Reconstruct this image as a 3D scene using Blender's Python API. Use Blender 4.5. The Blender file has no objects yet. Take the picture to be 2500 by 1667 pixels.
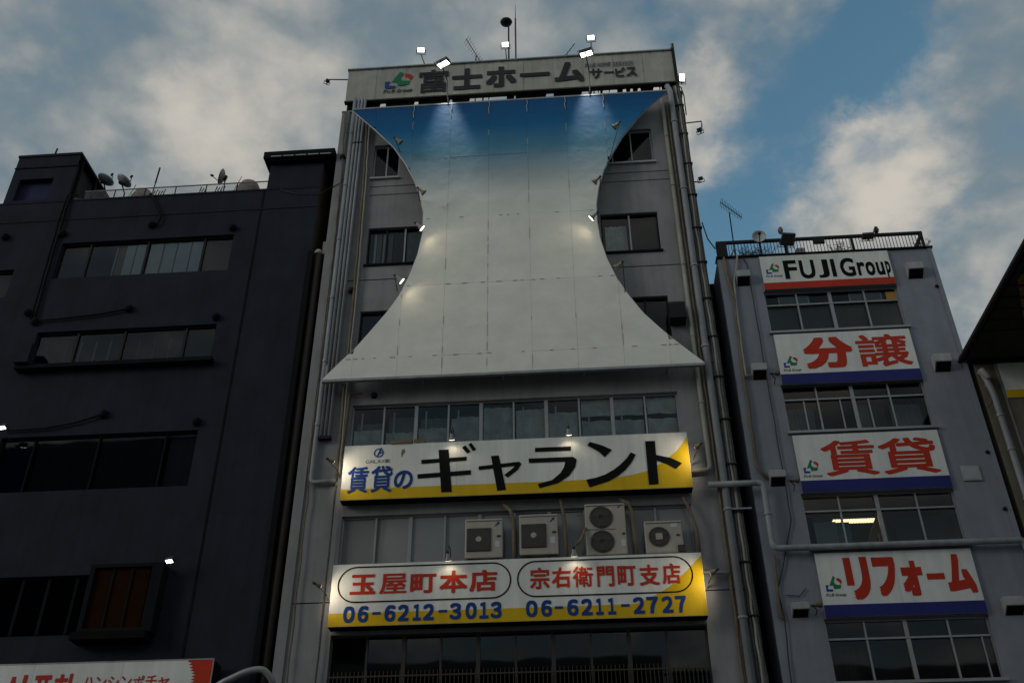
import bpy, math, random
from mathutils import Vector, Matrix
random.seed(7)
SC = bpy.context.scene
COL = SC.collection
PI = math.pi

# ------------------------------------------------------------------ camera
cam_d = bpy.data.cameras.new('camera'); cam = bpy.data.objects.new('camera', cam_d); COL.objects.link(cam)
cam_d.sensor_width = 36.0; cam_d.lens = 35.0; cam_d.clip_start = 0.1; cam_d.clip_end = 3000
_r = Vector((0.9972802, 0.07336388, -0.00706764)); _u = Vector((0.04679062, -0.55611458, 0.82978745)); _w = Vector((-0.056946, 0.82786129, 0.5580348))
_m = Matrix((( _r.x, _u.x, -_w.x, 0), (_r.y, _u.y, -_w.y, 0), (_r.z, _u.z, -_w.z, 1.6), (0, 0, 0, 1)))
cam.matrix_world = _m
SC.camera = cam
SC.view_settings.view_transform = 'Standard'; SC.view_settings.look = 'None'
SC.view_settings.gamma = 1.0; SC.view_settings.use_curve_mapping = False
SC.view_settings.exposure = 0.0

# ------------------------------------------------------------------ sun and sky
SUN_EL, SUN_AZ = math.radians(18), math.radians(237)      # low behind the viewer, veiled by cloud
sun_d = bpy.data.lights.new('sun', 'SUN'); sun_d.energy = 0.55; sun_d.angle = math.radians(22); sun_d.color = (1.0, 0.95, 0.88)
sun = bpy.data.objects.new('sun', sun_d); COL.objects.link(sun)
sdir = Vector((math.sin(SUN_AZ)*math.cos(SUN_EL), math.cos(SUN_AZ)*math.cos(SUN_EL), math.sin(SUN_EL)))
sun.rotation_euler = (-sdir).to_track_quat('-Z', 'Y').to_euler(); sun.location = (0, 0, 60)

W = bpy.data.worlds.new('World'); SC.world = W; W.use_nodes = True
nt = W.node_tree; N = nt.nodes; LK = nt.links
for n in list(N): N.remove(n)
def nd(t, **k):
    n = N.new(t)
    for a, b in k.items(): setattr(n, a, b)
    return n
def mth(op, a, b=None, c=None, clamp=False):
    n = nd('ShaderNodeMath', operation=op); n.use_clamp = clamp
    for i, v in enumerate((a, b, c)):
        if v is None: continue
        if isinstance(v, (int, float)): n.inputs[i].default_value = v
        else: LK.new(v, n.inputs[i])
    return n.outputs[0]
def smooth(v, a, b):
    n = nd('ShaderNodeMapRange', interpolation_type='SMOOTHSTEP')
    LK.new(v, n.inputs['Value']); n.inputs['From Min'].default_value = a; n.inputs['From Max'].default_value = b
    return n.outputs['Result']
out = nd('ShaderNodeOutputWorld'); bg = nd('ShaderNodeBackground'); LK.new(bg.outputs[0], out.inputs[0])
sky = nd('ShaderNodeTexSky', sky_type='NISHITA'); sky.sun_disc = False
sky.sun_elevation = SUN_EL; sky.sun_rotation = SUN_AZ; sky.air_density = 1.0; sky.dust_density = 0.6; sky.ozone_density = 0.8
SKY_STRENGTH = 0.11
tc = nd('ShaderNodeTexCoord')
# cloud layer on a plane above: direction / height
sep = nd('ShaderNodeSeparateXYZ'); LK.new(tc.outputs['Generated'], sep.inputs[0])
zz = mth('ADD', mth('MAXIMUM', sep.outputs[2], 0.0), 0.25)
cmb = nd('ShaderNodeCombineXYZ'); LK.new(mth('DIVIDE', sep.outputs[0], zz), cmb.inputs[0]); LK.new(mth('DIVIDE', sep.outputs[1], zz), cmb.inputs[1])
def noise(scale, detail, rough, off, dist=0.0, vec=None):
    mp = nd('ShaderNodeMapping'); mp.inputs['Location'].default_value = off
    LK.new(vec or cmb.outputs[0], mp.inputs[0])
    n = nd('ShaderNodeTexNoise'); n.inputs['Scale'].default_value = scale; n.inputs['Detail'].default_value = detail
    n.inputs['Roughness'].default_value = rough; n.inputs['Distortion'].default_value = dist
    LK.new(mp.outputs[0], n.inputs['Vector']); return n
n_big = noise(2.6, 5, 0.5, (3.1, 1.7, 0)).outputs['Fac']
n_mid = noise(6.5, 10, 0.55, (8.3, 4.6, 0), 0.12).outputs['Fac']
n_fine = noise(15.0, 9, 0.58, (0.4, 5.2, 0), 0.15).outputs['Fac']
n_warp = noise(10.0, 9, 0.66, (7.7, 2.2, 0), 0.3)
def puffs(scale, off):                                     # billows: folded noise, rounded tops with creases between
    tot = None
    for k, (m_, a_) in enumerate(((1, 1.0), (2.1, .55), (4.3, .3), (8.8, .16))):
        n = noise(scale*m_, 0, .5, (off[0]+k*3.7, off[1]-k*2.9, 0)); n.noise_dimensions = '2D'
        f = mth('MULTIPLY', mth('ABSOLUTE', mth('SUBTRACT', n.outputs['Fac'], 0.5)), a_); tot = f if tot is None else mth('ADD', tot, f)
    return mth('SUBTRACT', tot, 0.22)
p_big, p_small = puffs(3.4, (2.2, 9.1, 0)), puffs(9.0, (4.0, 1.3, 0))
# ragged direction used to place the cloud masses
wv = nd('ShaderNodeVectorMath', operation='SUBTRACT'); LK.new(n_warp.outputs['Color'], wv.inputs[0]); wv.inputs[1].default_value = (.5, .5, .5)
ws = nd('ShaderNodeVectorMath', operation='SCALE'); LK.new(wv.outputs[0], ws.inputs[0]); ws.inputs['Scale'].default_value = 0.10
wa = nd('ShaderNodeVectorMath', operation='ADD'); LK.new(tc.outputs['Generated'], wa.inputs[0]); LK.new(ws.outputs[0], wa.inputs[1])
wn = nd('ShaderNodeVectorMath', operation='NORMALIZE'); LK.new(wa.outputs[0], wn.inputs[0])
def mass(d, r):
    dt = nd('ShaderNodeVectorMath', operation='DOT_PRODUCT'); LK.new(wn.outputs[0], dt.inputs[0])
    dt.inputs[1].default_value = Vector(d).normalized()
    return smooth(dt.outputs['Value'], math.cos(r*1.7), 1.0)
def add(vals, start):
    s = start
    for v, k in vals: s = mth('MULTIPLY_ADD', v, k, s)
    return s
# gaps of clear sky (right of the tall building) and lit cumulus heads
gaps = [((.209, .676, .706), .085), ((.255, .668, .699), .075), ((.30, .64, .715), .05), ((.185, .728, .660), .060), ((.165, .755, .632), .05), ((.330, .705, .628), .045), ((.307, .608, .732), .040), ((.275, .625, .730), .035), ((.100, .630, .770), .030)]
heads = [((.15,.69,.71),.05), ((.235, .730, .640), .060), ((.265, .722, .640), .065), ((.300, .690, .660), .060), ((.318, .655, .686), .045), ((.290, .725, .622), .060), ((.130, .700, .702), .050), ((.142, .722, .677), .045), ((.252, .640, .726), .022), ((-.325, .640, .695), .045), ((-.462, .520, .718), .050)]
tex = mth('MULTIPLY_ADD', n_big, 1.5, mth('MULTIPLY_ADD', n_mid, 1.3, mth('MULTIPLY', n_fine, 0.5)))      # about 1.65 on average
cover = add([(mass(d, r), -0.27) for d, r in gaps], mth('MULTIPLY_ADD', p_big, 0.7, mth('MULTIPLY_ADD', p_small, 0.2, mth('SUBTRACT', tex, 0.86))))
cover = add([(mass(d, r), 0.15) for d, r in heads], cover)
veil = smooth(cover, 0.0, 0.80)
lit = add([(mass(d, r), 0.22) for d, r in heads], mth('MULTIPLY_ADD', n_big, 1.2, mth('MULTIPLY_ADD', n_mid, 1.5, mth('MULTIPLY_ADD', n_fine, 0.7, -1.48))))
lit = smooth(mth('MULTIPLY_ADD', p_big, 1.2, mth('MULTIPLY_ADD', p_small, 0.35, lit)), -0.05, 1.15)
skyc = nd('ShaderNodeVectorMath', operation='MULTIPLY'); LK.new(sky.outputs[0], skyc.inputs[0]); skyc.inputs[1].default_value = (SKY_STRENGTH*.95, SKY_STRENGTH*1.32, SKY_STRENGTH*1.22)
cl = nd('ShaderNodeMix', data_type='RGBA'); LK.new(lit, cl.inputs['Factor'])
cl.inputs['A'].default_value = (0.175, 0.225, 0.255, 1); cl.inputs['B'].default_value = (0.62, 0.57, 0.495, 1)
mx = nd('ShaderNodeMix', data_type='RGBA'); LK.new(mth('MULTIPLY', veil, 0.93), mx.inputs['Factor']); LK.new(skyc.outputs[0], mx.inputs['A']); LK.new(cl.outputs['Result'], mx.inputs['B'])
LK.new(mx.outputs['Result'], bg.inputs['Color']); bg.inputs['Strength'].default_value = 1.0

# ------------------------------------------------------------------ materials
MATS = {}
def mat(name, col, rough=0.6, metal=0.0, var=0.0, vscale=2.0, streak=0.0, bump=0.0, emit=None, es=0.0, spec=0.5, alpha=None):
    if name in MATS: return MATS[name]
    m = bpy.data.materials.new(name); m.use_nodes = True; m.diffuse_color = (*col, 1)
    t = m.node_tree; b = t.nodes['Principled BSDF']
    b.inputs['Base Color'].default_value = (*col, 1); b.inputs['Roughness'].default_value = rough; b.inputs['Metallic'].default_value = metal
    b.inputs['Specular IOR Level'].default_value = spec
    if emit: b.inputs['Emission Color'].default_value = (*emit, 1); b.inputs['Emission Strength'].default_value = es
    if var or streak or bump:
        g = t.nodes.new('ShaderNodeNewGeometry')
        n1 = t.nodes.new('ShaderNodeTexNoise'); n1.inputs['Scale'].default_value = vscale; n1.inputs['Detail'].default_value = 8; n1.inputs['Roughness'].default_value = .65
        t.links.new(g.outputs['Position'], n1.inputs['Vector'])
        mp = t.nodes.new('ShaderNodeMapping'); mp.inputs['Scale'].default_value = (3.2, 3.2, 0.16); t.links.new(g.outputs['Position'], mp.inputs[0])
        n2 = t.nodes.new('ShaderNodeTexNoise'); n2.inputs['Scale'].default_value = 1.6; n2.inputs['Detail'].default_value = 7; n2.inputs['Roughness'].default_value = .6
        t.links.new(mp.outputs[0], n2.inputs['Vector'])
        def mr(v, lo, hi):
            r = t.nodes.new('ShaderNodeMapRange'); r.inputs['From Min'].default_value = .3; r.inputs['From Max'].default_value = .7
            r.inputs['To Min'].default_value = lo; r.inputs['To Max'].default_value = hi; t.links.new(v, r.inputs['Value']); return r.outputs[0]
        mu = t.nodes.new('ShaderNodeMath'); mu.operation = 'MULTIPLY'
        t.links.new(mr(n1.outputs['Fac'], 1-var, 1+var*.5), mu.inputs[0]); t.links.new(mr(n2.outputs['Fac'], 1-streak, 1+streak*.35), mu.inputs[1])
        n4 = t.nodes.new('ShaderNodeTexNoise'); n4.inputs['Scale'].default_value = .55; n4.inputs['Detail'].default_value = 11; n4.inputs['Roughness'].default_value = .7; n4.inputs['Distortion'].default_value = .6
        mp4 = t.nodes.new('ShaderNodeMapping'); mp4.inputs['Scale'].default_value = (1.6, 1.6, .7); t.links.new(g.outputs['Position'], mp4.inputs[0]); t.links.new(mp4.outputs[0], n4.inputs['Vector'])
        m4 = t.nodes.new('ShaderNodeMath'); m4.operation = 'MULTIPLY'; t.links.new(mu.outputs[0], m4.inputs[0]); r4 = mr(n4.outputs['Fac'], 1+var*.25, 1-var*1.1); t.links.new(r4, m4.inputs[1])
        sc = t.nodes.new('ShaderNodeVectorMath'); sc.operation = 'SCALE'; sc.inputs[0].default_value = col; t.links.new(m4.outputs[0], sc.inputs['Scale'])
        t.links.new(sc.outputs[0], b.inputs['Base Color'])
        if bump:
            n3 = t.nodes.new('ShaderNodeTexNoise'); n3.inputs['Scale'].default_value = 30; n3.inputs['Detail'].default_value = 5; t.links.new(g.outputs['Position'], n3.inputs['Vector'])
            bp = t.nodes.new('ShaderNodeBump'); bp.inputs['Strength'].default_value = bump; bp.inputs['Distance'].default_value = .01
            t.links.new(n3.outputs['Fac'], bp.inputs['Height']); t.links.new(bp.outputs[0], b.inputs['Normal'])
    MATS[name] = m; return m
def glass_mat(name, tint, refl=0.9, mixf=0.0, body=(0.02, 0.022, 0.025)):
    """window glass: see-through tinted body plus a Fresnel reflection of the sky"""
    m = bpy.data.materials.new(name); m.use_nodes = True; t = m.node_tree
    for n in list(t.nodes): t.nodes.remove(n)
    o = t.nodes.new('ShaderNodeOutputMaterial'); tr = t.nodes.new('ShaderNodeBsdfTransparent'); tr.inputs[0].default_value = (*tint, 1)
    df = t.nodes.new('ShaderNodeBsdfDiffuse'); df.inputs[0].default_value = (*body, 1)
    m0 = t.nodes.new('ShaderNodeMixShader'); m0.inputs[0].default_value = mixf
    t.links.new(tr.outputs[0], m0.inputs[1]); t.links.new(df.outputs[0], m0.inputs[2])
    gl = t.nodes.new('ShaderNodeBsdfGlossy'); gl.inputs[0].default_value = (refl, refl, refl, 1); gl.inputs['Roughness'].default_value = .03
    g = t.nodes.new('ShaderNodeNewGeometry'); nz = t.nodes.new('ShaderNodeTexNoise'); nz.inputs['Scale'].default_value = .9; nz.inputs['Detail'].default_value = 1
    t.links.new(g.outputs['Position'], nz.inputs['Vector'])
    bp = t.nodes.new('ShaderNodeBump'); bp.inputs['Strength'].default_value = .045; bp.inputs['Distance'].default_value = .05
    t.links.new(nz.outputs['Fac'], bp.inputs['Height']); t.links.new(bp.outputs[0], gl.inputs['Normal'])
    fr = t.nodes.new('ShaderNodeFresnel'); fr.inputs[0].default_value = 1.5
    m1 = t.nodes.new('ShaderNodeMixShader'); t.links.new(fr.outputs[0], m1.inputs[0]); t.links.new(m0.outputs[0], m1.inputs[1]); t.links.new(gl.outputs[0], m1.inputs[2])
    t.links.new(m1.outputs[0], o.inputs[0]); MATS[name] = m; return m

mat('wall_grey', (.305, .302, .312), .9, spec=.2, var=.16, vscale=1.1, streak=.13, bump=.25)
mat('wall_right', (.262, .28, .33), .9, spec=.2, var=.12, vscale=1.3, streak=.10, bump=.2)
mat('wall_navy', (.026, .030, .044), .85, spec=.12, var=.22, vscale=.9, streak=.15, bump=.2)
mat('wall_brown', (.11, .075, .038), .85, var=.35, vscale=1.5, streak=.4)
mat('wall_beige', (.19, .16, .115), .85, var=.18, vscale=1.3, streak=.25, bump=.2)
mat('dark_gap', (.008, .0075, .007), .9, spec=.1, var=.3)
mat('ledge_dark', (.010, .011, .014), .85, spec=.1, var=.3)
mat('soffit', (.030, .027, .022), .85, var=.4, vscale=1.7)
mat('white_sign', (.78, .79, .76), .5, spec=.3, var=.10, vscale=.9, streak=.13)
mat('roof_sign_white', (.46, .45, .40), .6, spec=.3, var=.16, vscale=1.4, streak=.22)
mat('black_paint', (.008, .008, .009), .7, spec=.06)
mat('charcoal_paint', (.035, .037, .042), .55, spec=.2, var=.3, vscale=3)
mat('red_paint', (.52, .035, .012), .5, spec=.2, var=.12, vscale=2)
mat('blue_paint', (.008, .05, .25), .5, spec=.2, var=.1, vscale=3)
mat('navy_paint', (.022, .026, .17), .5, spec=.2, var=.1, vscale=2)
mat('yellow_paint', (.70, .455, .008), .5, spec=.2, var=.1, vscale=1, streak=.1)
mat('green_paint', (.015, .19, .08), .5, spec=.2)
mat('logo_blue', (.02, .05, .30), .5, spec=.2)
mat('grey_text', (.12, .125, .13), .6)
mat('alu', (.33, .33, .34), .45, .6, var=.12, vscale=4)
mat('alu_white', (.42, .43, .44), .5, .1, var=.12, vscale=4)
mat('frame_dark', (.012, .013, .014), .6, spec=.2)
mat('frame_brown', (.035, .028, .024), .6)
mat('galv', (.35, .36, .38), .5, .25, var=.2, vscale=3, streak=.2)
mat('pipe_grey', (.33, .345, .37), .55, var=.18, vscale=2, streak=.25)
mat('pipe_beige', (.36, .34, .29), .6, var=.2, vscale=3, streak=.2)
mat('hose_tan', (.20, .155, .105), .8, var=.35, vscale=5)
mat('cable_black', (.015, .015, .016), .6)
mat('bundle', (.15, .14, .13), .8, var=.5, vscale=9)
mat('duct_brown', (.03, .018, .010), .7, var=.4, vscale=2, streak=.4)
mat('ac_beige', (.42, .385, .33), .55, var=.08, vscale=2, streak=.12)
mat('ac_dark', (.030, .028, .026), .6)
mat('ac_grille', (.10, .095, .085), .6)
mat('label_white', (.5, .52, .53), .5)
mat('room', (.045, .043, .04), .9)
mat('room_light', (.34, .33, .29), .9, var=.1)
mat('curtain_pale', (.58, .66, .72), .9, var=.1, vscale=4)
mat('curtain_pink', (.27, .20, .18), .9)
mat('curtain_brown', (.10, .08, .075), .9, var=.2)
mat('curtain_dim', (.075, .055, .05), .9, var=.2)
mat('curtain_blue', (.012, .02, .075), .9, var=.2)
mat('curtain_grey', (.24, .27, .28), .9, var=.2, vscale=3)
mat('sheet_grey', (.74, .78, .77), .7, var=.35, vscale=2.5)
mat('carton', (.22, .13, .06), .9)
mat('blind_grey', (.36, .35, .34), .7, var=.1)
mat('blind_dim', (.085, .095, .095), .8, var=.15, vscale=1.5)
mat('orange_screen', (.022, .007, .0015), .9, spec=.05, var=.25, vscale=3)
mat('olive_screen', (.025, .022, .012), .9, spec=.05, var=.25, vscale=3)
mat('lamp_lens', (.9, .9, .85), .3, emit=(1, .97, .88), es=5.0)
mat('lamp_lens_warm', (.9, .85, .75), .3, emit=(1, .86, .62), es=5.0)
mat('lens_off', (.05, .045, .04), .35)
mat('lamp_body', (.05, .05, .05), .5, .3)
mat('lamp_tan', (.30, .235, .15), .6)
mat('dish', (.42, .43, .45), .5)
mat('tank', (.30, .22, .16), .7, var=.2)
mat('rust_red', (.11, .035, .02), .7)
mat('amber', (.45, .20, .02), .5)
mat('plant', (.03, .035, .015), .8)
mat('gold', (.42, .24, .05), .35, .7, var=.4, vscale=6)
mat('hood', (.40, .40, .40), .6, var=.12, vscale=3, streak=.2)
mat('cord', (.45, .40, .30), .8)
mat('tube_light', (.9, .85, .7), .4, emit=(1, .72, .36), es=2.2)
mat('pave', (.16, .155, .15), .9, var=.25, vscale=.8, bump=.3)
mat('wood', (.30, .16, .04), .7, var=.2, vscale=3)
mat('teal_panel', (.14, .19, .19), .7)
glass_mat('glass', (.86, .89, .89))
glass_mat('glass_dark', (.30, .32, .34))
glass_mat('glass_navy', (.5, .55, .68))
glass_mat('glass_frost', (.55, .56, .56), .8, .55, (.40, .40, .41))

# printed cloth of the big billboard: deep blue at the top running into off white
def banner_mat():
    m = bpy.data.materials.new('billboard_print'); m.use_nodes = True; t = m.node_tree; b = t.nodes['Principled BSDF']; b.inputs['Roughness'].default_value = .6; b.inputs['Specular IOR Level'].default_value = .2
    g = t.nodes.new('ShaderNodeNewGeometry'); s = t.nodes.new('ShaderNodeSeparateXYZ'); t.links.new(g.outputs['Position'], s.inputs[0])
    mr = t.nodes.new('ShaderNodeMapRange'); mr.inputs['From Min'].default_value = 21.5; mr.inputs['From Max'].default_value = 27.3; t.links.new(s.outputs[2], mr.inputs['Value'])
    r = t.nodes.new('ShaderNodeValToRGB'); t.links.new(mr.outputs[0], r.inputs[0]); e = r.color_ramp.elements
    e[0].position = 0.0; e[0].color = (.84, .83, .755, 1); e[1].position = 1.0; e[1].color = (.002, .075, .24, 1)
    for p, c in ((.26, (.70, .725, .68, 1)), (.44, (.34, .43, .48, 1)), (.60, (.085, .26, .39, 1)), (.78, (.006, .14, .33, 1))):
        x = e.new(p); x.color = c
    n = t.nodes.new('ShaderNodeTexNoise'); n.inputs['Scale'].default_value = 1.2; n.inputs['Detail'].default_value = 6; t.links.new(g.outputs['Position'], n.inputs['Vector'])
    m2 = t.nodes.new('ShaderNodeMapRange'); m2.inputs['From Min'].default_value = .3; m2.inputs['From Max'].default_value = .7; m2.inputs['To Min'].default_value = .92; m2.inputs['To Max'].default_value = 1.03; t.links.new(n.outputs['Fac'], m2.inputs['Value'])
    sc = t.nodes.new('ShaderNodeVectorMath'); sc.operation = 'SCALE'; t.links.new(r.outputs[0], sc.inputs[0]); t.links.new(m2.outputs[0], sc.inputs['Scale'])
    t.links.new(sc.outputs[0], b.inputs['Base Color']); MATS['billboard_print'] = m
    nb = t.nodes.new('ShaderNodeTexNoise'); nb.inputs['Scale'].default_value = .8; nb.inputs['Detail'].default_value = 3; t.links.new(g.outputs['Position'], nb.inputs['Vector'])
    bp = t.nodes.new('ShaderNodeBump'); bp.inputs['Strength'].default_value = .5; bp.inputs['Distance'].default_value = .12; t.links.new(nb.outputs['Fac'], bp.inputs['Height']); t.links.new(bp.outputs[0], b.inputs['Normal'])
banner_mat()

# ------------------------------------------------------------------ mesh helpers
class MB:
    def __init__(s): s.v = []; s.f = []
    def box(s, x0, x1, y0, y1, z0, z1):
        i = len(s.v)
        s.v += [(x0, y0, z0), (x1, y0, z0), (x1, y1, z0), (x0, y1, z0), (x0, y0, z1), (x1, y0, z1), (x1, y1, z1), (x0, y1, z1)]
        s.f += [(i, i+3, i+2, i+1), (i+4, i+5, i+6, i+7), (i, i+1, i+5, i+4), (i+1, i+2, i+6, i+5), (i+2, i+3, i+7, i+6), (i+3, i, i+4, i+7)]
        return s
    def quad(s, a, b, c, d):
        i = len(s.v); s.v += [a, b, c, d]; s.f.append((i, i+1, i+2, i+3)); return s
    def poly(s, pts, y):                                    # flat outline facing the street
        i = len(s.v); s.v += [(x, y, z) for x, z in pts]; s.f.append(tuple(range(i, i+len(pts)))); return s
    def prism(s, pts, y0, y1):                              # outline in x,z pushed through y
        i = len(s.v); n = len(pts)
        s.v += [(x, y0, z) for x, z in pts] + [(x, y1, z) for x, z in pts]
        s.f.append(tuple(range(i, i+n))); s.f.append(tuple(range(i+2*n-1, i+n-1, -1)))
        s.f += [(i+k, i+n+k, i+n+(k+1) % n, i+(k+1) % n) for k in range(n)]; return s
    def prism_x(s, pts, x0, x1):                            # outline in y,z pushed through x
        i = len(s.v); n = len(pts)
        s.v += [(x0, y, z) for y, z in pts] + [(x1, y, z) for y, z in pts]
        s.f.append(tuple(range(i, i+n))); s.f.append(tuple(range(i+2*n-1, i+n-1, -1)))
        s.f += [(i+k, i+n+k, i+n+(k+1) % n, i+(k+1) % n) for k in range(n)]; return s
    def tube(s, pts, r, n=8, caps=True):
        P = [Vector(p) for p in pts]; rings = []; up = None
        for k, p in enumerate(P):
            d = (P[min(k+1, len(P)-1)] - P[max(k-1, 0)]).normalized()
            if up is None: up = Vector((0, 0, 1)) if abs(d.z) < .9 else Vector((0, 1, 0))
            a = d.cross(up).normalized(); b = a.cross(d).normalized(); up = b if abs(b.dot(d)) < .9 else up
            rr = r[k] if isinstance(r, (list, tuple)) else r
            i = len(s.v); s.v += [tuple(p + a*rr*math.cos(2*PI*j/n) + b*rr*math.sin(2*PI*j/n)) for j in range(n)]; rings.append(i)
        for k in range(len(rings)-1):
            a, b = rings[k], rings[k+1]
            s.f += [(a+j, a+(j+1) % n, b+(j+1) % n, b+j) for j in range(n)]
        if caps: s.f.append(tuple(rings[0]+j for j in range(n-1, -1, -1))); s.f.append(tuple(rings[-1]+j for j in range(n)))
        return s
    def lathe(s, prof, c, axis, n=16):                      # prof: (radius, distance along the axis)
        ax = Vector(axis).normalized(); t = Vector((0, 0, 1)) if abs(ax.z) < .9 else Vector((1, 0, 0))
        a = ax.cross(t).normalized(); b = ax.cross(a).normalized(); c = Vector(c); rings = []
        for r, h in prof:
            i = len(s.v); s.v += [tuple(c + ax*h + a*r*math.cos(2*PI*j/n) + b*r*math.sin(2*PI*j/n)) for j in range(n)]; rings.append(i)
        for k in range(len(rings)-1):
            p, q = rings[k], rings[k+1]; s.f += [(p+j, p+(j+1) % n, q+(j+1) % n, q+j) for j in range(n)]
        s.f.append(tuple(rings[0]+j for j in range(n-1, -1, -1))); s.f.append(tuple(rings[-1]+j for j in range(n))); return s
    def ring(s, cx, cz, y, r0, r1, n=28):
        i = len(s.v)
        for k in range(n):
            a = 2*PI*k/n; s.v += [(cx+r0*math.cos(a), y, cz+r0*math.sin(a)), (cx+r1*math.cos(a), y, cz+r1*math.sin(a))]
        for k in range(n):
            p = i+2*k; q = i+2*((k+1) % n); s.f.append((p, p+1, q+1, q))
        return s
    def build(s, name, m, parent=None, smooth=False, bevel=0):
        off = Vector(parent['_base']) if parent is not None and '_base' in parent else Vector((0, 0, 0))
        me = bpy.data.meshes.new(name); me.from_pydata([tuple(Vector(v)-off) for v in s.v], [], s.f); me.update()
        me.materials.append(MATS[m])
        if smooth: me.polygons.foreach_set('use_smooth', [True]*len(me.polygons))
        o = bpy.data.objects.new(name, me); COL.objects.link(o)
        if bevel:
            bv = o.modifiers.new('bevel', 'BEVEL'); bv.width = bevel; bv.segments = 2; bv.limit_method = 'ANGLE'
        if parent is not None:
            o.parent = parent; o['_base'] = parent.get('_base', (0, 0, 0))
        return o
def tag(o, label, cat, group=None, kind=None):
    if label: o['label'] = label
    if cat: o['category'] = cat
    if group: o['group'] = group
    if kind: o['kind'] = kind
    return o
def thing(name, loc, label, cat, group=None):
    o = bpy.data.objects.new(name, None); o.location = loc; o['_base'] = tuple(loc); o.empty_display_size = .2
    COL.objects.link(o); return tag(o, label, cat, group)
def piece(name, mesh, m, parent):                           # a further object on shared mesh data
    o = bpy.data.objects.new(name, mesh); COL.objects.link(o); o.parent = parent; return o
def solo(mb, name, m, label, cat, group=None, smooth=False):
    return tag(mb.build(name, m, None, smooth), label, cat, group)

# wall sheet with real openings and reveals
def wall_front(x0, x1, z0, z1, holes, y, depth):
    mb = MB()
    xs = sorted({x0, x1, *[v for h in holes for v in h[:2]]}); zs = sorted({z0, z1, *[v for h in holes for v in h[2:]]})
    for i in range(len(xs)-1):
        for k in range(len(zs)-1):
            cx, cz = (xs[i]+xs[i+1])/2, (zs[k]+zs[k+1])/2
            if any(h[0] < cx < h[1] and h[2] < cz < h[3] for h in holes): continue
            mb.quad((xs[i], y, zs[k]), (xs[i+1], y, zs[k]), (xs[i+1], y, zs[k+1]), (xs[i], y, zs[k+1]))
    for a, b, c, d in holes:
        e = y+depth
        mb.quad((a, y, c), (a, e, c), (b, e, c), (b, y, c)); mb.quad((a, y, d), (b, y, d), (b, e, d), (a, e, d))
        mb.quad((a, y, c), (a, y, d), (a, e, d), (a, e, c)); mb.quad((b, y, c), (b, e, c), (b, e, d), (b, y, d))
    return mb
def shell(mb, x0, x1, y0, y1, z0, z1):                      # sides, back and roof behind a wall front
    mb.quad((x0, y1, z0), (x0, y0, z0), (x0, y0, z1), (x0, y1, z1)); mb.quad((x1, y0, z0), (x1, y1, z0), (x1, y1, z1), (x1, y0, z1))
    mb.quad((x1, y1, z0), (x0, y1, z0), (x0, y1, z1), (x1, y1, z1)); mb.quad((x0, y0, z1), (x1, y0, z1), (x1, y1, z1), (x0, y1, z1))
    return mb
def window(bld, x0, x1, z0, z1, y, cols, rows=(), fm='alu', gm='glass', fw=.05, mw=.045, room='room', depth=1.6, dy=.10, widths=None, sill=None):
    """frame with mullions at cols / transoms at rows, one pane per field, and the room behind"""
    fy0, fy1 = y+dy, y+dy+.07
    f = MB(); f.box(x0, x1, fy0, fy1, z0, z0+fw).box(x0, x1, fy0, fy1, z1-fw, z1).box(x0, x0+fw, fy0, fy1, z0+fw, z1-fw).box(x1-fw, x1, fy0, fy1, z0+fw, z1-fw)
    for k, c in enumerate(cols):
        w = widths[k] if widths else mw; f.box(c-w/2, c+w/2, fy0-.012, fy1-.004, z0+fw, z1-fw)
    for r in rows: f.box(x0+fw, x1-fw, fy0-.02, fy1-.008, r-mw/2, r+mw/2)
    wd = f.build('window', fm, bld)
    xs = [x0+fw*.6, *cols, x1-fw*.6]; zs = [z0+fw*.6, *rows, z1-fw*.6]
    for i in range(len(xs)-1):
        for k in range(len(zs)-1):
            t = random.uniform(-.006, .006); yy = fy0+.04+random.uniform(-.004, .004)
            MB().quad((xs[i], yy+t, zs[k]), (xs[i+1], yy-t, zs[k]), (xs[i+1], yy-t, zs[k+1]), (xs[i], yy+t, zs[k+1])).build('pane', gm, wd)
    e = y+dy+depth; r = MB(); b0 = fy1+.001
    r.quad((x0, e, z0), (x0, e, z1), (x1, e, z1), (x1, e, z0)); r.quad((x0, b0, z0), (x0, e, z0), (x1, e, z0), (x1, b0, z0)); r.quad((x0, b0, z1), (x1, b0, z1), (x1, e, z1), (x0, e, z1))
    r.quad((x0, b0, z0), (x0, b0, z1), (x0, e, z1), (x0, e, z0)); r.quad((x1, b0, z0), (x1, e, z0), (x1, e, z1), (x1, b0, z1))
    r.build('room_interior', room, wd)
    if sill: MB().box(x0-.05, x1+.05, y-sill, y+.1, z0-.07, z0-.002).build('sill', fm if fm != 'frame_dark' else 'ledge_dark', wd)
    return wd
def curtain(wd, x0, x1, z0, z1, y, m, folds=.12, amp=.025):
    n = max(4, int((x1-x0)/folds*6)); mb = MB(); ph = random.uniform(0, 6)
    for k in range(n+1):
        x = x0+(x1-x0)*k/n; yy = y+amp*math.sin(2*PI*(x-x0)/folds+ph)+amp*.4*math.sin(5*x+ph); mb.v += [(x, yy, z0), (x, yy, z1)]
    mb.f += [(2*k, 2*k+2, 2*k+3, 2*k+1) for k in range(n)]
    return mb.build('curtain', m, wd, True)
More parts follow.
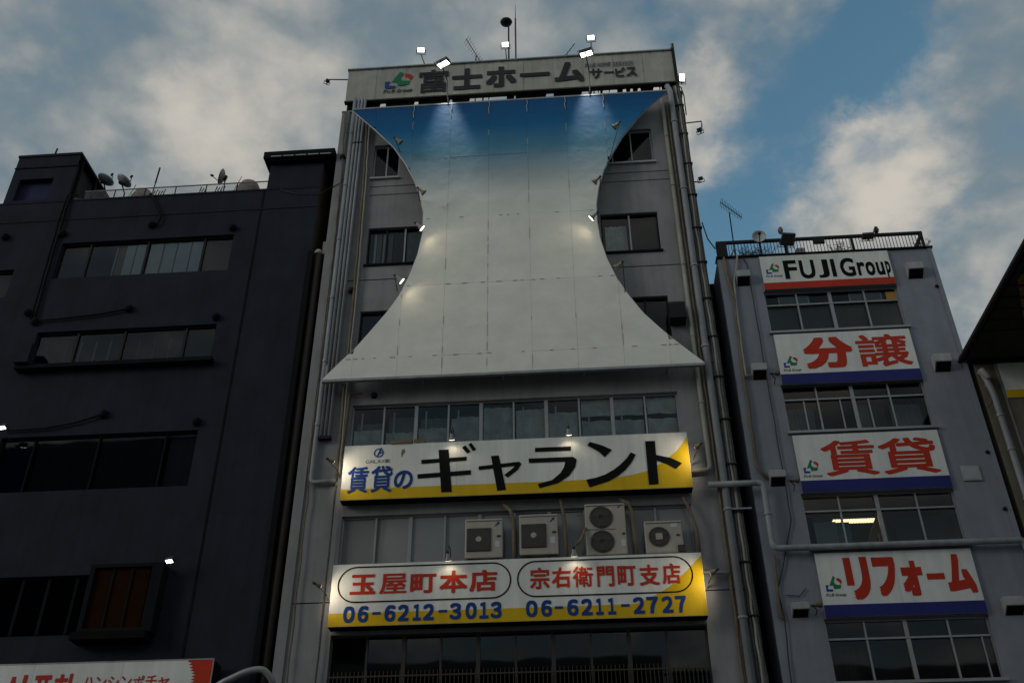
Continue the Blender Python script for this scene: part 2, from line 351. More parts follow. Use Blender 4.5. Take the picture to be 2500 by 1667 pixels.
def crumple(wd, x0, x1, z0, z1, y, m, amp=.06, name='crumpled_sheet', nx=14, nz=12):
    mb = MB()
    for k in range(nz+1):
        for i in range(nx+1):
            mb.v.append((x0+(x1-x0)*i/nx, y+random.uniform(-amp, amp)*(0.4 if (i+k) % 2 else 1), z0+(z1-z0)*k/nz+random.uniform(-.01, .01)))
    w = nx+1
    for k in range(nz):
        for i in range(nx): mb.f += [(k*w+i, k*w+i+1, (k+1)*w+i+1, (k+1)*w+i)]
    return mb.build(name, m, wd, True)

# ------------------------------------------------------------------ lettering: outlines of the built-in font, flat print
GLY = {}
def glyph(ch):
    if ch in GLY: return GLY[ch]
    c = bpy.data.curves.new('g', 'FONT'); c.body = ch; c.resolution_u = 4; o = bpy.data.objects.new('g', c); COL.objects.link(o)
    bpy.context.view_layer.update(); me = o.evaluated_get(bpy.context.evaluated_depsgraph_get()).to_mesh()
    g = ([(v.co.x, v.co.y) for v in me.vertices], [tuple(p.vertices) for p in me.polygons])
    bpy.data.objects.remove(o); bpy.data.curves.remove(c); GLY[ch] = g; return g
def lettering(items, m, y, parent, bold=.02, name='lettering', skew=0.0):
    """items: (character, x0, x1, z0, z1): each character fills its own box; bold thickens the strokes"""
    mb = MB()
    for ch, x0, x1, z0, z1 in items:
        vs, fs = glyph(ch); full = bold
        if ch in '富譲賃貸衛屋': bold = min(bold, .016)
        if not vs: continue
        gx0 = min(v[0] for v in vs)-bold; gx1 = max(v[0] for v in vs)+bold; gy0 = min(v[1] for v in vs)-bold; gy1 = max(v[1] for v in vs)+bold
        if ch in '－ー-':
            gy0 -= .02; gy1 += .02
        sh = [(0, 0)]+[(bold*a, bold*b) for a, b in ((-1, -1), (1, 1), (-1, 1), (1, -1), (-1, 0), (1, 0), (0, -1), (0, 1))] if bold else [(0, 0)]
        for k, (dx, dz) in enumerate(sh):
            i = len(mb.v)
            for gx, gy in vs:
                v = (gy+dz-gy0)/(gy1-gy0); u = (gx+dx-gx0)/(gx1-gx0)
                mb.v.append((x0+(x1-x0)*u+skew*(z1-z0)*(v-.5), y-.00045*k, z0+(z1-z0)*v))
            mb.f += [tuple(i+q for q in f) for f in fs]
        bold = full
    return mb.build(name, m, parent)
def word(s, x0, x1, z0, z1, gap=.12, widths=None):
    """split a run of letters into boxes; narrow letters get narrow boxes, small letters x-height"""
    W_ = {'I': .35, 'J': .8, 'r': .62, 'i': .3, ' ': .45, '1': .55, '-': .6, 'l': .3, 'M': 1.2}
    asc = z1-z0; ws = [W_.get(c, .95 if c.isupper() else .9) for c in s]; tot = sum(ws)+gap*(len(s)-1); x = x0; out = []
    for c, w in zip(s, ws):
        wx = (x1-x0)*w/tot
        if c != ' ':
            lo, hi = z0, z1
            if c in 'roun': hi = z0+asc*.74
            if c == 'p': lo, hi = z0-asc*.24, z0+asc*.74
            out.append((c, x, x+wx, lo, hi))
        x += wx+(x1-x0)*gap/tot
    return out
def outlines(polys, m, y, parent, name):
    mb = MB()
    for k, p in enumerate(polys): mb.poly(p, y-.0004*k)
    return mb.build(name, m, parent)
def company_mark(x0, x1, z0, z1, y, parent):
    f = lambda pts: [(x0+(x1-x0)*(px+6.12), z0+(z1-z0)*(pz-28.81)/.89) for px, pz in pts]
    lg = outlines([f([(-6.12, 29.19), (-5.93, 29.20), (-6.02, 28.97), (-5.72, 28.95), (-5.73, 28.83), (-6.11, 28.83)])], 'logo_blue', y, parent, 'emblem')
    outlines([f([(-5.60, 29.70), (-5.47, 29.62), (-5.58, 29.42), (-5.58, 29.32), (-5.52, 29.23), (-5.42, 29.19), (-5.20, 29.19), (-5.26, 28.98), (-5.66, 28.96), (-5.68, 29.16), (-5.90, 29.14)])], 'green_paint', y, lg, 'emblem_green')
    outlines([f([(-5.43, 29.56), (-5.3, 29.57), (-5.18, 29.5), (-5.12, 29.38), (-5.20, 29.20), (-5.27, 29.33), (-5.42, 29.45)])], 'red_paint', y-.0006, lg, 'emblem_red')
    return lg

# ------------------------------------------------------------------ lamps
def spot(loc, aim, watts, angle, color, size=.04, blend=.6):
    d = bpy.data.lights.new('lamp_light', 'SPOT'); d.energy = watts; d.spot_size = math.radians(angle); d.spot_blend = blend; d.color = color; d.shadow_soft_size = size
    o = bpy.data.objects.new('lamp_light', d); COL.objects.link(o)
    o.location = loc; o.rotation_euler = (Vector(aim)-Vector(loc)).to_track_quat('-Z', 'Y').to_euler(); return o
def frame_axes(c, aim):
    d = (Vector(aim)-Vector(c)).normalized(); a = d.cross(Vector((0, 0, 1)))
    a = Vector((1, 0, 0)) if a.length < .01 else a.normalized(); return d, a, a.cross(d).normalized()
def obox(mb, c, d, a, b, ld, la, lb):                       # oriented box
    c = Vector(c); i = len(mb.v)
    for sd in (-1, 1):
        for sa, sb in ((-1, -1), (1, -1), (1, 1), (-1, 1)): mb.v.append(tuple(c + d*sd*ld + a*sa*la + b*sb*lb))
    mb.f += [(i, i+1, i+2, i+3), (i+7, i+6, i+5, i+4)] + [(i+k, i+4+k, i+4+(k+1) % 4, i+(k+1) % 4) for k in range(4)]
    return mb
def flood(c, aim, stand, label, w=.22, h=.16, lit=True, watts=0, angle=90, group='floodlights', color=(.96, 1, .92), body='lamp_body'):
    """box floodlight: housing, lens, yoke and its stand or arm"""
    t = thing('floodlight', c, label, 'floodlight', group)
    d, a, b = frame_axes(c, aim); C = Vector(c)
    obox(MB(), C-d*.05, d, a, b, .05, w, h).build('housing', body, t, bevel=.012)
    obox(MB(), C+d*.006, d, a, b, .004, w*.86, h*.82).build('lens', 'lamp_lens' if lit else 'lens_off', t)
    y = MB(); y.tube([C-a*(w+.03)-d*.05, C-a*(w+.03)-d*.05-b*(h+.06), C+a*(w+.03)-d*.05-b*(h+.06), C+a*(w+.03)-d*.05], .014, 6); y.build('yoke', 'lamp_body', t)
    v = MB()
    for k in range(5): obox(v, C-d*.115+a*(w*.7*(k/2-1)), d, a, b, .02, .012, h*.8)
    v.build('cooling_fins', 'lamp_body', t)
    if stand: MB().tube([C-b*(h+.06)-d*.05, *stand], .022, 6).build('stand', 'lamp_body', t)
    if watts:
        s = spot(C+d*.03, aim, watts, angle, color, .12, 1.0); s.parent = t; s.location = d*.03
    return t
def cone_lamp(c, aim, arm, label, lit=True, watts=0, angle=110, r=.085, ln=.2, m='lamp_tan', group='small spot lamps', color=(1, .84, .60)):
    """small reflector lamp: shade, lens, socket and bracket arm"""
    t = thing('spot_lamp', c, label, 'spot lamp', group)
    d, a, b = frame_axes(c, aim); C = Vector(c)
    MB().lathe([(.03, -ln), (.045, -ln*.8), (.05, -ln*.45), (r, -.02), (r, 0)], C, d, 12).build('shade', m, t, True)
    MB().lathe([(r*.3, .012), (r*.93, .004), (r*.93, .001)], C, d, 12).build('lens', 'lamp_lens_warm' if lit else 'lens_off', t)
    MB().lathe([(.035, -ln-.06), (.035, -ln+.01)], C, d, 8).build('socket', 'lamp_body', t)
    if arm: MB().tube([C-d*(ln+.03), *arm], .014, 6).build('arm', 'lamp_body', t)
    if watts:
        s = spot(C+d*.03, aim, watts, angle, color, .03); s.parent = t; s.location = d*.03
    return t

# ------------------------------------------------------------------ ground
g = MB(); g.quad((-400, -400, 0), (400, -400, 0), (400, 400, 0), (-400, 400, 0)); tag(g.build('ground', 'pave'), None, None, kind='structure')

# unseen row added behind the viewer to shade lower storeys and darken window reflections
for x0, x1, h in ((-46, -16, 36), (-15.6, 4, 19.5), (4.4, 30, 18.5)):
    ob = MB().box(x0, x1, -24, -13, 0, h); 
    for k in range(int(h/3.2)):
        ob.box(x0+1, x1-1, -13.0, -12.85, 1.2+k*3.2, 1.3+k*3.2)
    o = tag(ob.build('unseen_opposite_block', 'wall_navy' if x0 < -20 else 'wall_grey'), None, None, kind='structure')
    for k in range(int(h/3.2)): MB().box(x0+1.2, x1-1.2, -12.99, -12.97, 1.31+k*3.2, 2.9+k*3.2).build('window', 'frame_dark', o)

# ================================================================== the tall grey office building in the middle
YF = 24.0
cb = thing('office_building', (-1.65, 24, 0), 'tall light grey office building carrying the big billboard', 'building')
CX0, CX1, CZ = -7.5, 4.25, 27.72
holes = [(-6.27, -5.38, 24.54, 26.06), (1.1, 3.06, 24.6, 26.1), (-6.21, -4.1, 20.9, 22.38), (1.17, 2.96, 20.9, 22.44), (-6.22, -4.3, 17.65, 19.12), (1.5, 2.98, 17.7, 19.16),
         (-6.19, 2.93, 14.45, 15.85), (-6.19, 2.95, 11.0, 12.47), (-6.19, 3.0, 7.3, 9.32)]
wf = shell(wall_front(CX0, CX1, 0, CZ, holes, YF, .12), CX0, CX1, YF, 34, 0, CZ); wf.build('wall', 'wall_grey', cb)
MB().box(CX0-.03, -7.27, YF-.05, YF-.002, 0, CZ-.01).build('corner_pilaster', 'wall_grey', cb)
MB().box(CX0-.05, CX1+.05, YF-.06, YF+.3, CZ+.002, CZ+.06).build('roof_coping', 'wall_grey', cb)
for z in (24.18, 23.81): MB().box(-6.3, 3.45, YF-.025, YF-.002, z-.022, z+.022).build('string_course', 'wall_grey', cb)
for z in (20.3, 16.75, 10.15): MB().box(-7.25, 4.2, YF-.008, YF-.001, z-.012, z+.012).build('joint', 'ledge_dark', cb)

w = window(cb, *holes[0], YF, [-5.82], fm='alu_white', gm='glass_navy', sill=.08); curtain(w, -6.2, -5.45, 24.62, 26.0, YF+.5, 'curtain_dim')
w = window(cb, *holes[1], YF, [1.72, 2.36], fm='alu_white', gm='glass_dark', sill=.08); curtain(w, 1.8, 2.98, 24.65, 26.05, YF+.45, 'curtain_dim')
w = window(cb, *holes[2], YF, [-5.62, -5.02], fm='frame_dark', gm='glass', widths=[.05, .05], sill=.06)
MB().box(-5.045, -4.995, YF+.06, YF+.095, 20.95, 22.33).build('meeting_stile', 'alu', w)
for a, b, m in ((-6.17, -6.07, 'curtain_dim'), (-6.05, -5.97, 'curtain_pale'), (-5.95, -5.80, 'curtain_pink'), (-5.76, -5.66, 'curtain_pale'), (-5.58, -5.45, 'curtain_pink'), (-5.42, -5.05, 'curtain_dim'), (-4.98, -4.2, 'curtain_grey')):
    curtain(w, a, b, 20.95, 22.33, YF+.26, m, .09, .015)
w = window(cb, *holes[3], YF, [2.06], fm='frame_dark', gm='glass', sill=.06)
MB().box(2.035, 2.085, YF+.06, YF+.095, 20.95, 22.38).build('meeting_stile', 'alu', w)
crumple(w, 1.3, 1.98, 20.98, 22.2, YF+.34, 'sheet_grey', .05); curtain(w, 2.1, 2.9, 20.95, 22.36, YF+.3, 'curtain_dim')
w = window(cb, *holes[4], YF, [-5.3], fm='frame_dark', gm='glass_navy'); w = window(cb, *holes[5], YF, [2.3], fm='frame_dark', gm='glass_dark')
MB().prism_x([(23.55, 18.04), (23.98, 18.04), (23.98, 18.66), (23.62, 18.66), (23.55, 18.56)], 2.93, 3.40).build('vent_box', 'frame_dark', cb, bevel=.01)
# ribbon windows of three storeys
RIB = [-6.19+k*.912 for k in range(11)]
w = window(cb, *holes[6], YF, RIB[1:10], fm='alu', gm='glass', widths=[.05, .1]*4+[.05], depth=1.4)
for k in range(10):
    a, b = RIB[k]+.06, RIB[k+1]-.05
    if k < 3: curtain(w, a, b, 14.5, 15.5+.2*random.random(), YF+.5, 'curtain_grey', .3, .02); crumple(w, a, b, 14.48, 14.98+.2*random.random(), YF+.25, 'sheet_grey', .05)
    elif k < 7:
        crumple(w, a, b, 14.48, 15.45+.3*random.random(), YF+.26, 'sheet_grey', .065, nx=7, nz=7); MB().box(a+.1, a+.62, YF+.42, YF+.7, 15.28, 15.6).build('cardboard_box', 'carton', w)
    else:
        crumple(w, a, b, 15.30, 15.82, YF+.24, 'sheet_grey', .04, nx=5, nz=4); crumple(w, a, b, 14.48, 15.16, YF+.26, 'sheet_grey', .06, nx=6, nz=6)
    if k in (0, 1, 2, 3, 5, 6, 7, 8): MB().box(a+.18, a+.22, YF+.24, YF+.26, 14.9, 15.7).build('light_strip', 'curtain_pale', w)
w = window(cb, *holes[7], YF, RIB[1:10], fm='alu', gm='glass_frost', widths=[.05, .1]*4+[.05], depth=.8)
for k in range(10): crumple(w, RIB[k]+.05, RIB[k+1]-.05, 11.05, 12.42, YF+.24, 'blind_grey', .018, 'blind', 4, 26)
window(cb, *holes[8], YF, RIB[1:10], fm='frame_brown', gm='glass_dark', widths=[.05, .1]*4+[.05], depth=1.5)
gd = thing('window_guard', (-1.6, 23.8, 7.25), 'low dark railing of thin bars along the lowest windows', 'railing')
MB().box(-6.15, 2.95, 23.86, 23.89, 8.24, 8.275).build('rail', 'frame_brown', gd); MB().box(-6.15, 2.95, 23.86, 23.89, 7.28, 7.31).build('rail', 'frame_brown', gd)
bm_ = MB().box(-.009, .009, .066, .084, .06, 1.13).build('bar', 'frame_brown', gd); bm_.location = (-4.5, 0, 0)
bar_mesh = bm_.data; bm_.location = (0, 0, 0)
bar_mesh.transform(Matrix.Translation(Vector((-1.6, 23.8, 7.25))))
for k in range(90):
    o = bm_ if k == 0 else piece('bar', bar_mesh, None, gd); o.location = (-4.5+k*.1005, 0, 0)

# ------------------------------------------------------------------ big hour-glass billboard
bb = thing('billboard', (-1.65, 23.4, 16.4), 'huge hourglass-shaped billboard fading from blue to white', 'billboard')
LP = [(27.2, -7.0), (27.09, -6.9), (26.23, -6.17), (25.39, -5.5), (24.55, -5.03), (23.88, -4.74), (23.14, -4.5), (22.43, -4.36), (21.58, -4.35), (20.76, -4.46), (19.97, -4.67), (19.21, -4.95), (18.62, -5.28), (17.97, -5.72), (17.41, -6.11), (16.97, -6.5), (16.38, -6.98)]
RP = [(27.2, 3.68), (26.73, 3.18), (25.99, 2.57), (25.21, 2.04), (24.44, 1.65), (23.78, 1.36), (23.08, 1.16), (22.39, 1.05), (21.71, 1.03), (20.96, 1.09), (20.22, 1.24), (19.5, 1.47), (18.83, 1.78), (18.17, 2.15), (17.64, 2.56), (17.19, 2.94), (16.38, 3.70)]
def curve(P, z):
    for (z1, a), (z0, b) in zip(P, P[1:]):
        if z0 <= z <= z1: return b+(a-b)*(z-z0)/(z1-z0)
    return P[0][1] if z > P[0][0] else P[-1][1]
seam_x = [-8, -6.16, -4.88, -3.6, -2.32, -1.04, .24, 1.52, 2.8, 5]; seam_z = [16.38, 17.02, 19.54, 22.12, 24.72, 27.2]
for i in range(len(seam_x)-1):
    for k in range(len(seam_z)-1):
        xa, xb, za, zb = seam_x[i]+.0025, seam_x[i+1]-.0025, seam_z[k]+.002, seam_z[k+1]-.002
        n = 14; L_ = []; R_ = []
        for j in range(n+1):
            z = za+(zb-za)*j/n; l = max(xa, curve(LP, z)); r = min(xb, curve(RP, z))
            if r-l > .01: L_.append((l, z)); R_.append((r, z))
        if len(L_) > 1:
            dy = random.uniform(-.004, .004); MB().prism(L_+R_[::-1], 23.40+dy, 23.43+dy).build('panel', 'billboard_print', bb)
for P in (LP, RP):
    pts = [(x, 23.45, z) for z, x in P]; MB().tube(pts, .03, 6).build('edge_pipe', 'galv', bb)
MB().box(-7.0, 3.68, 23.39, 23.52, 27.205, 27.27).build('top_rail', 'galv', bb); MB().box(-6.98, 3.70, 23.39, 23.50, 16.30, 16.375).build('bottom_rail', 'galv', bb)
for x in (-6.5, -4.2, -1.9, .4, 2.7):
    MB().box(x-.03, x+.03, 23.46, 23.99, 27.0, 27.06).build('bracket', 'galv', bb); MB().box(x-.03, x+.03, 23.46, 23.99, 16.44, 16.50).build('bracket', 'galv', bb)
for z in seam_z[1:5]:
    l, r = curve(LP, z)+.1, curve(RP, z)-.1; mb = MB(); x = l
    while x < r:
        if random.random() < .4: mb.box(x, x+random.uniform(.05, .16), 23.391, 23.3945, z-.012, z+.012)
        x += random.uniform(.14, .34)
    mb.build('seam_clips', 'galv', bb)['kind'] = 'stuff'
for x in seam_x[2:8]:
    mb = MB(); z = 16.6
    while z < 27.0:
        if curve(LP, z) < x < curve(RP, z) and random.random() < .35: h = random.uniform(.08, .45); mb.box(x-.006-random.random()*.008, x+.008, 23.391, 23.3945, z, z+h)
        z += .5
    if mb.v: mb.build('seam_tape', 'cord', bb)['kind'] = 'stuff'
for x in seam_x[2:8]:
    MB().tube([(x, 23.385, 27.22), (x+.02, 23.375, 27.0), (x-.015, 23.378, 26.86), (x+.01, 23.38, 26.62)], .012, 5).build('hanging_cord', 'cord', bb)
for x in (-6.9, -2.2, 3.2):
    MB().box(x-.03, x+.03, 23.46, 23.50, 16.4, 27.19 if abs(x+2.2) < 1 else 16.9).build('frame_post', 'galv', bb)
# lamps that light it: two floods on booms above, small reflectors along the waist
flood((-3.87, 22.95, 28.72), (-3.62, 23.42, 24.3), [(-3.76, 23.2, 28.2), (-3.72, 23.38, 27.25)], 'big lit floodlight on a boom before the left of the rooftop sign', .23, .13, watts=520, angle=36)
flood((1.06, 22.95, 28.78), (1.2, 23.42, 24.3), [(1.12, 23.2, 28.2), (1.1, 23.38, 27.25)], 'big lit floodlight on a boom before the right of the rooftop sign', .23, .13, watts=520, angle=36)
edge = [(-5.14, 25.05, 0, 'unlit tan spot lamp highest on the left edge of the billboard', (-5.25, 23.4, 25.1)),
        (-4.28, 22.8, 0, 'unlit spot lamp second from top on the left edge of the billboard', (-4.5, 23.42, 22.9)),
        (-4.29, 21.36, 1, 'lit spot lamp at the narrow waist on the left of the billboard', (-4.42, 23.42, 21.65)),
        (-4.80, 19.38, 1, 'lit spot lamp lowest on the left edge of the billboard', (-5.05, 23.6, 19.5)),
        (1.76, 25.17, 0, 'unlit tan spot lamp highest on the right edge of the billboard', (1.52, 23.42, 24.05)),
        (1.0, 22.84, 0, 'unlit spot lamp second from top on the right edge of the billboard', (1.2, 23.42, 22.95)),
        (.84, 21.4, 1, 'lit spot lamp at the narrow waist on the right of the billboard', (1.08, 23.42, 21.6)),
        (1.46, 19.46, 0, 'unlit spot lamp lowest on the right edge of the billboard', (1.7, 23.42, 18.9))]
for x, z, lit, lb, arm in edge:
    s = 1 if x < -1.6 else -1
    cone_lamp((x, 22.95, z), (x+s*1.0, 23.4, z-.75), [arm], lb, bool(lit), 3.2 if lit else 0, 140, .11, .24, 'lamp_tan' if not lit else 'hood')

# ------------------------------------------------------------------ rooftop sign
rs = thing('rooftop_sign', (-1.7, 24, 28.3), 'long weathered white rooftop sign with dark Japanese letters', 'sign')
RX0, RX1, RZ0, RZ1 = -7.5, 4.12, 28.32, 29.93
pn = 11; pw = (RX1-RX0)/pn
for k in range(pn):
    a, b = RX0+pw*k+.005, RX0+pw*(k+1)-.005; mb = MB(); bow = random.uniform(-.012, .012); nz = 8
    for j in range(nz+1):
        z = RZ0+(RZ1-RZ0)*j/nz; yy = 24.02+bow*math.sin(PI*j/nz)+.007*math.sin(j*2.4+k*.3); mb.v += [(a, yy, z), (b, yy, z)]
    mb.f += [(2*j, 2*j+1, 2*j+3, 2*j+2) for j in range(nz)]; mb.build('sign_panel', 'roof_sign_white', rs, True)
MB().box(RX0, RX1, 24.05, 24.10, RZ0, RZ1).build('backing', 'galv', rs)
MB().box(RX0-.03, RX1+.03, 23.96, 24.14, RZ1+.002, RZ1+.055).build('top_cap', 'galv', rs); MB().box(RX0-.02, RX1+.02, 23.97, 24.13, RZ0-.06, RZ0-.002).build('bottom_rail', 'frame_brown', rs)
MB().box(RX1+.002, RX1+.09, 23.9, 24.3, RZ0-.4, RZ1+.25).build('end_post', 'frame_dark', rs)
MB().tube([(RX1+.045, 24.1, RZ1+.25), (RX1+.05, 24.1, RZ1+.42)], [.05, .012], 6).build('end_finial', 'frame_dark', rs); MB().box(RX1-.02, RX1+.03, 23.86, 23.9, RZ1-.02, RZ1+.2).build('amber_marker', 'amber', rs)
for k in range(24):
    x = RX0+.25+k*.48; MB().tube([(x, 24.0, RZ1-.06), (x+.04, 23.97, RZ1-.03), (x+.09, 24.0, RZ1+.06)], .009, 5).build('lashing', 'cable_black' if k % 3 else 'cord', rs)
for k in range(13): x = RX0+.1+k*.95; MB().box(x, x+.05, 24.25, 24.30, 27.74, RZ1).build('rear_post', 'frame_dark', rs)
YL = 23.988
lettering([('富', -4.9, -3.84, 28.50, 29.68), ('士', -3.71, -2.63, 28.56, 29.64), ('ホ', -2.5, -1.42, 28.56, 29.62), ('ー', -1.29, -.23, 29.00, 29.22), ('ム', -.07, .98, 28.60, 29.64)], 'charcoal_paint', YL, rs, .045)
lettering([('サ', 1.17, 1.62, 28.70, 29.20), ('ー', 1.68, 2.02, 28.91, 29.03), ('ビ', 2.07, 2.42, 28.72, 29.18), ('ス', 2.44, 2.82, 28.70, 29.18)], 'charcoal_paint', YL, rs, .035)
lettering(word('FUJI HOME SERVICE', 1.03, 2.72, 29.30, 29.50), 'grey_text', YL, rs, .03, skew=.12)
company_mark(-6.12, -5.12, 28.83, 29.68, YL, rs)
lettering(word('FUJI Group', -6.14, -5.12, 28.62, 28.78), 'charcoal_paint', YL, rs, .03, skew=.2)
# kick boards under the sign, open slots where the sky shows through
slots = [(-6.25, -6.06), (-5.03, -4.90), (-3.78, -3.70), (-3.07, -2.42), (-2.38, -1.76), (-1.50, -1.44), (-.38, -.13), (.87, 1.09), (1.22, 1.42), (1.46, 1.5), (1.6, 1.8), (1.84, 2.14), (2.3, 2.4), (2.56, 2.63), (2.82, 2.9), (3.36, 3.55), (3.6, 3.63)]
kb = thing('kick_board', (-1.7, 24.15, 27.74), 'dark slotted boarding under the rooftop sign', 'boarding'); x = RX0+.05
MB().box(RX0+.05, RX1, 24.145, 24.17, 28.262, 28.318).build('board', 'dark_gap', kb); MB().box(RX0+.05, RX1, 24.145, 24.17, 27.74, 28.10).build('board', 'dark_gap', kb)
for a, b in slots+[(RX1, RX1)]:
    if a-x > .02: MB().prism([(x, 28.101), (a-.03, 28.101), (a, 28.261), (x, 28.261)], 24.145, 24.17).build('board', 'dark_gap', kb)
    x = b
# lamps, antennas and rods on the roof
flood((-5.0, 24.5, 31.42), (-4.6, 21.5, 28.2), [(-4.82, 24.6, 30.6), (-4.79, 24.6, 27.74)], 'lit floodlight on a pole above the left of the rooftop sign', .14, .095)
flood((-1.84, 24.5, 31.42), (-1.8, 21.5, 28.2), [(-1.80, 24.6, 30.6), (-1.78, 24.6, 27.74)], 'lit floodlight on a pole above the middle of the rooftop sign', .14, .095)
flood((1.34, 24.5, 31.5), (1.2, 21.5, 28.2), [(1.31, 24.6, 30.9), (1.31, 24.6, 27.74)], 'lit floodlight on a pole above the right of the rooftop sign', .14, .095)
flood((4.33, 23.85, 28.32), (4.75, 20.5, 26.9), [(4.3, 24.05, 28.6), (4.2, 24.2, 28.7)], 'lit floodlight at the right end of the rooftop sign', .10, .16)
t = thing('beacon_pole', (-1.72, 24.6, 27.74), 'dark round beacon on a pole behind the rooftop sign', 'beacon')
MB().tube([(-1.72, 24.6, 27.74), (-1.72, 24.6, 32.75)], .03, 6).build('pole', 'frame_dark', t); MB().lathe([(.05, -.14), (.19, -.09), (.235, 0), (.2, .07), (.08, .12)], (-1.81, 24.6, 32.82), (0, -.2, 1), 16).build('globe', 'frame_dark', t, True)
t = thing('lightning_rod', (-1.46, 24.6, 27.74), 'tall thin rusty lightning rod above the rooftop sign', 'lightning rod')
MB().tube([(-1.46, 24.6, 27.74), (-1.46, 24.6, 33.0)], .03, 6).build('mast', 'rust_red', t); MB().tube([(-1.46, 24.6, 32.9), (-1.45, 24.6, 33.85)], [.02, .004], 5).build('tip', 'frame_dark', t)
def yagi(base, top, boom_a, boom_b, n, ln, label, m='frame_dark'):
    t = thing('antenna', base, label, 'antenna', 'rooftop antennas')
    MB().tube([base, top], .02, 6).build('mast', m, t); A, B = Vector(boom_a), Vector(boom_b); MB().tube([A, B], .014, 5).build('boom', m, t)
    d = (B-A).normalized(); p = d.cross(Vector((0, 0, 1))).normalized()
    for k in range(n):
        c = A+(B-A)*(k+.3)/n; l = ln*(1-.35*k/n)*(1.0 if k % 2 else .85); MB().tube([c-p*l, c+p*l], .007, 4).build('element', m, t)
    return t
yagi((-2.94, 24.6, 27.74), (-2.94, 24.6, 31.0), (-3.3, 24.4, 31.75), (-2.6, 24.9, 30.55), 13, .22, 'spiky dark antenna rising behind the left half of the rooftop sign')
yagi((.34, 24.6, 27.74), (.36, 24.6, 30.75), (.30, 24.6, 30.6), (.74, 24.6, 31.35), 4, .10, 'small tilted antenna behind the right half of the rooftop sign')
t = flood((-8.19, 23.9, 29.33), (-7.7, 23.2, 28.2), [(-8.17, 24.0, 29.52), (-7.5, 24.1, 29.56)], 'small unlit lamp on an arm left of the rooftop sign', .07, .07, lit=False, body='lamp_tan')
t = flood((4.60, 23.7, 25.6), (4.2, 22.9, 24.8), [(4.75, 23.9, 26.0), (4.78, 24.0, 26.3), (4.25, 24.1, 26.36)], 'small black lamp on an arm at the right corner of the tall building', .08, .07, lit=False)
t = flood((4.42, 23.8, 23.55), (4.1, 22.9, 22.8), [(4.25, 24.0, 23.6)], 'small black lamp halfway down the right corner of the tall building', .07, .06, lit=False)

# ------------------------------------------------------------------ long white and yellow signs
def long_sign(z0, z1, label, stripe, nm='shop_sign'):
    t = thing(nm, (-1.59, 23.6, z0), label, 'sign', 'long lamp-lit signs'); x0, x1 = -6.19, 3.01
    MB().box(x0, x1, 23.605, 23.93, z0, z1).build('cabinet', 'galv', t); MB().box(x0+.01, x1-.01, 23.62, 23.92, z0-.008, z0-.001).build('underside', 'dark_gap', t)
    xs = [x0, -3.12, -.05, x1]
    for a, b in zip(xs, xs[1:]): MB().box(a+.003, b-.003, 23.59, 23.603, z0, z1).build('face_panel', 'white_sign', t)
    outlines([stripe], 'yellow_paint', 23.587, t, 'yellow_band')
    return t
s1 = long_sign(12.74, 14.34, 'long white and yellow sign with big black katakana letters, upper of two', [(-6.19, 12.745), (3.0, 12.745), (3.0, 14.2), (2.72, 13.82), (2.36, 13.52), (2.1, 13.36), (1.85, 13.24), (1.52, 13.16), (1.1, 13.1), (.7, 13.07), (-.5, 13.055), (-6.19, 13.055)])
KATA = [[(-3.62, 14.11), (-3.35, 14.11), (-3.23, 12.86), (-3.51, 12.86)], [(-4.08, 13.83), (-2.86, 13.87), (-2.86, 13.76), (-4.07, 13.71)], [(-4.16, 13.41), (-2.74, 13.47), (-2.74, 13.34), (-4.15, 13.28)],
        [(-2.99, 14.15), (-2.90, 14.21), (-2.76, 14.02), (-2.85, 13.96)], [(-2.82, 14.24), (-2.74, 14.28), (-2.61, 14.08), (-2.69, 14.03)],
        [(-2.21, 13.86), (-2.0, 13.87), (-1.81, 12.86), (-2.04, 12.84)], [(-2.54, 13.57), (-1.46, 13.66), (-1.40, 13.59), (-1.50, 13.42), (-1.77, 13.21), (-1.86, 13.29), (-1.64, 13.46), (-1.57, 13.545), (-2.53, 13.46)],
        [(-1.03, 14.05), (-.07, 14.05), (-.08, 13.93), (-1.04, 13.93)], [(-1.21, 13.74), (-.03, 13.74), (.06, 13.66), (.02, 13.45), (-.15, 13.2), (-.44, 13.0), (-.94, 12.87), (-.98, 12.99), (-.6, 13.09), (-.38, 13.28), (-.28, 13.45), (-.24, 13.61), (-1.2, 13.61)],
        [(.36, 14.06), (.43, 14.16), (.76, 14.04), (1.0, 13.9), (.80, 13.69), (.66, 13.85)], [(.28, 13.06), (.36, 12.84), (.86, 12.99), (1.11, 13.13), (1.33, 13.31), (1.5, 13.52), (1.62, 13.73), (1.49, 13.80), (1.37, 13.63), (1.2, 13.46), (1.02, 13.32), (.79, 13.19), (.55, 13.11)],
        [(1.89, 14.11), (2.15, 14.11), (2.14, 12.86), (1.89, 12.85)], [(2.13, 13.70), (2.5, 13.6), (2.80, 13.43), (2.62, 13.27), (2.4, 13.42), (2.13, 13.54)]]
outlines(KATA, 'black_paint', 23.578, s1, 'lettering')
lettering([('賃', -6.03, -5.47, 12.93, 13.70), ('貸', -5.40, -4.83, 12.93, 13.70), ('の', -4.78, -4.28, 13.0, 13.54)], 'blue_paint', 23.580, s1, .022)
lettering(word('GALAXIE', -5.58, -4.91, 13.79, 13.89), 'grey_text', 23.580, s1, .0)
mb = MB(); mb.ring(-5.24, 14.09, 23.580, .105, .135, 24); mb.poly([(-5.30, 13.97), (-5.26, 13.97), (-5.15, 14.24), (-5.20, 14.24)], 23.5795); mb.poly([(-5.24, 14.10), (-5.14, 14.12), (-5.14, 14.08), (-5.22, 14.06)], 23.579); mb.build('emblem', 'blue_paint', s1)
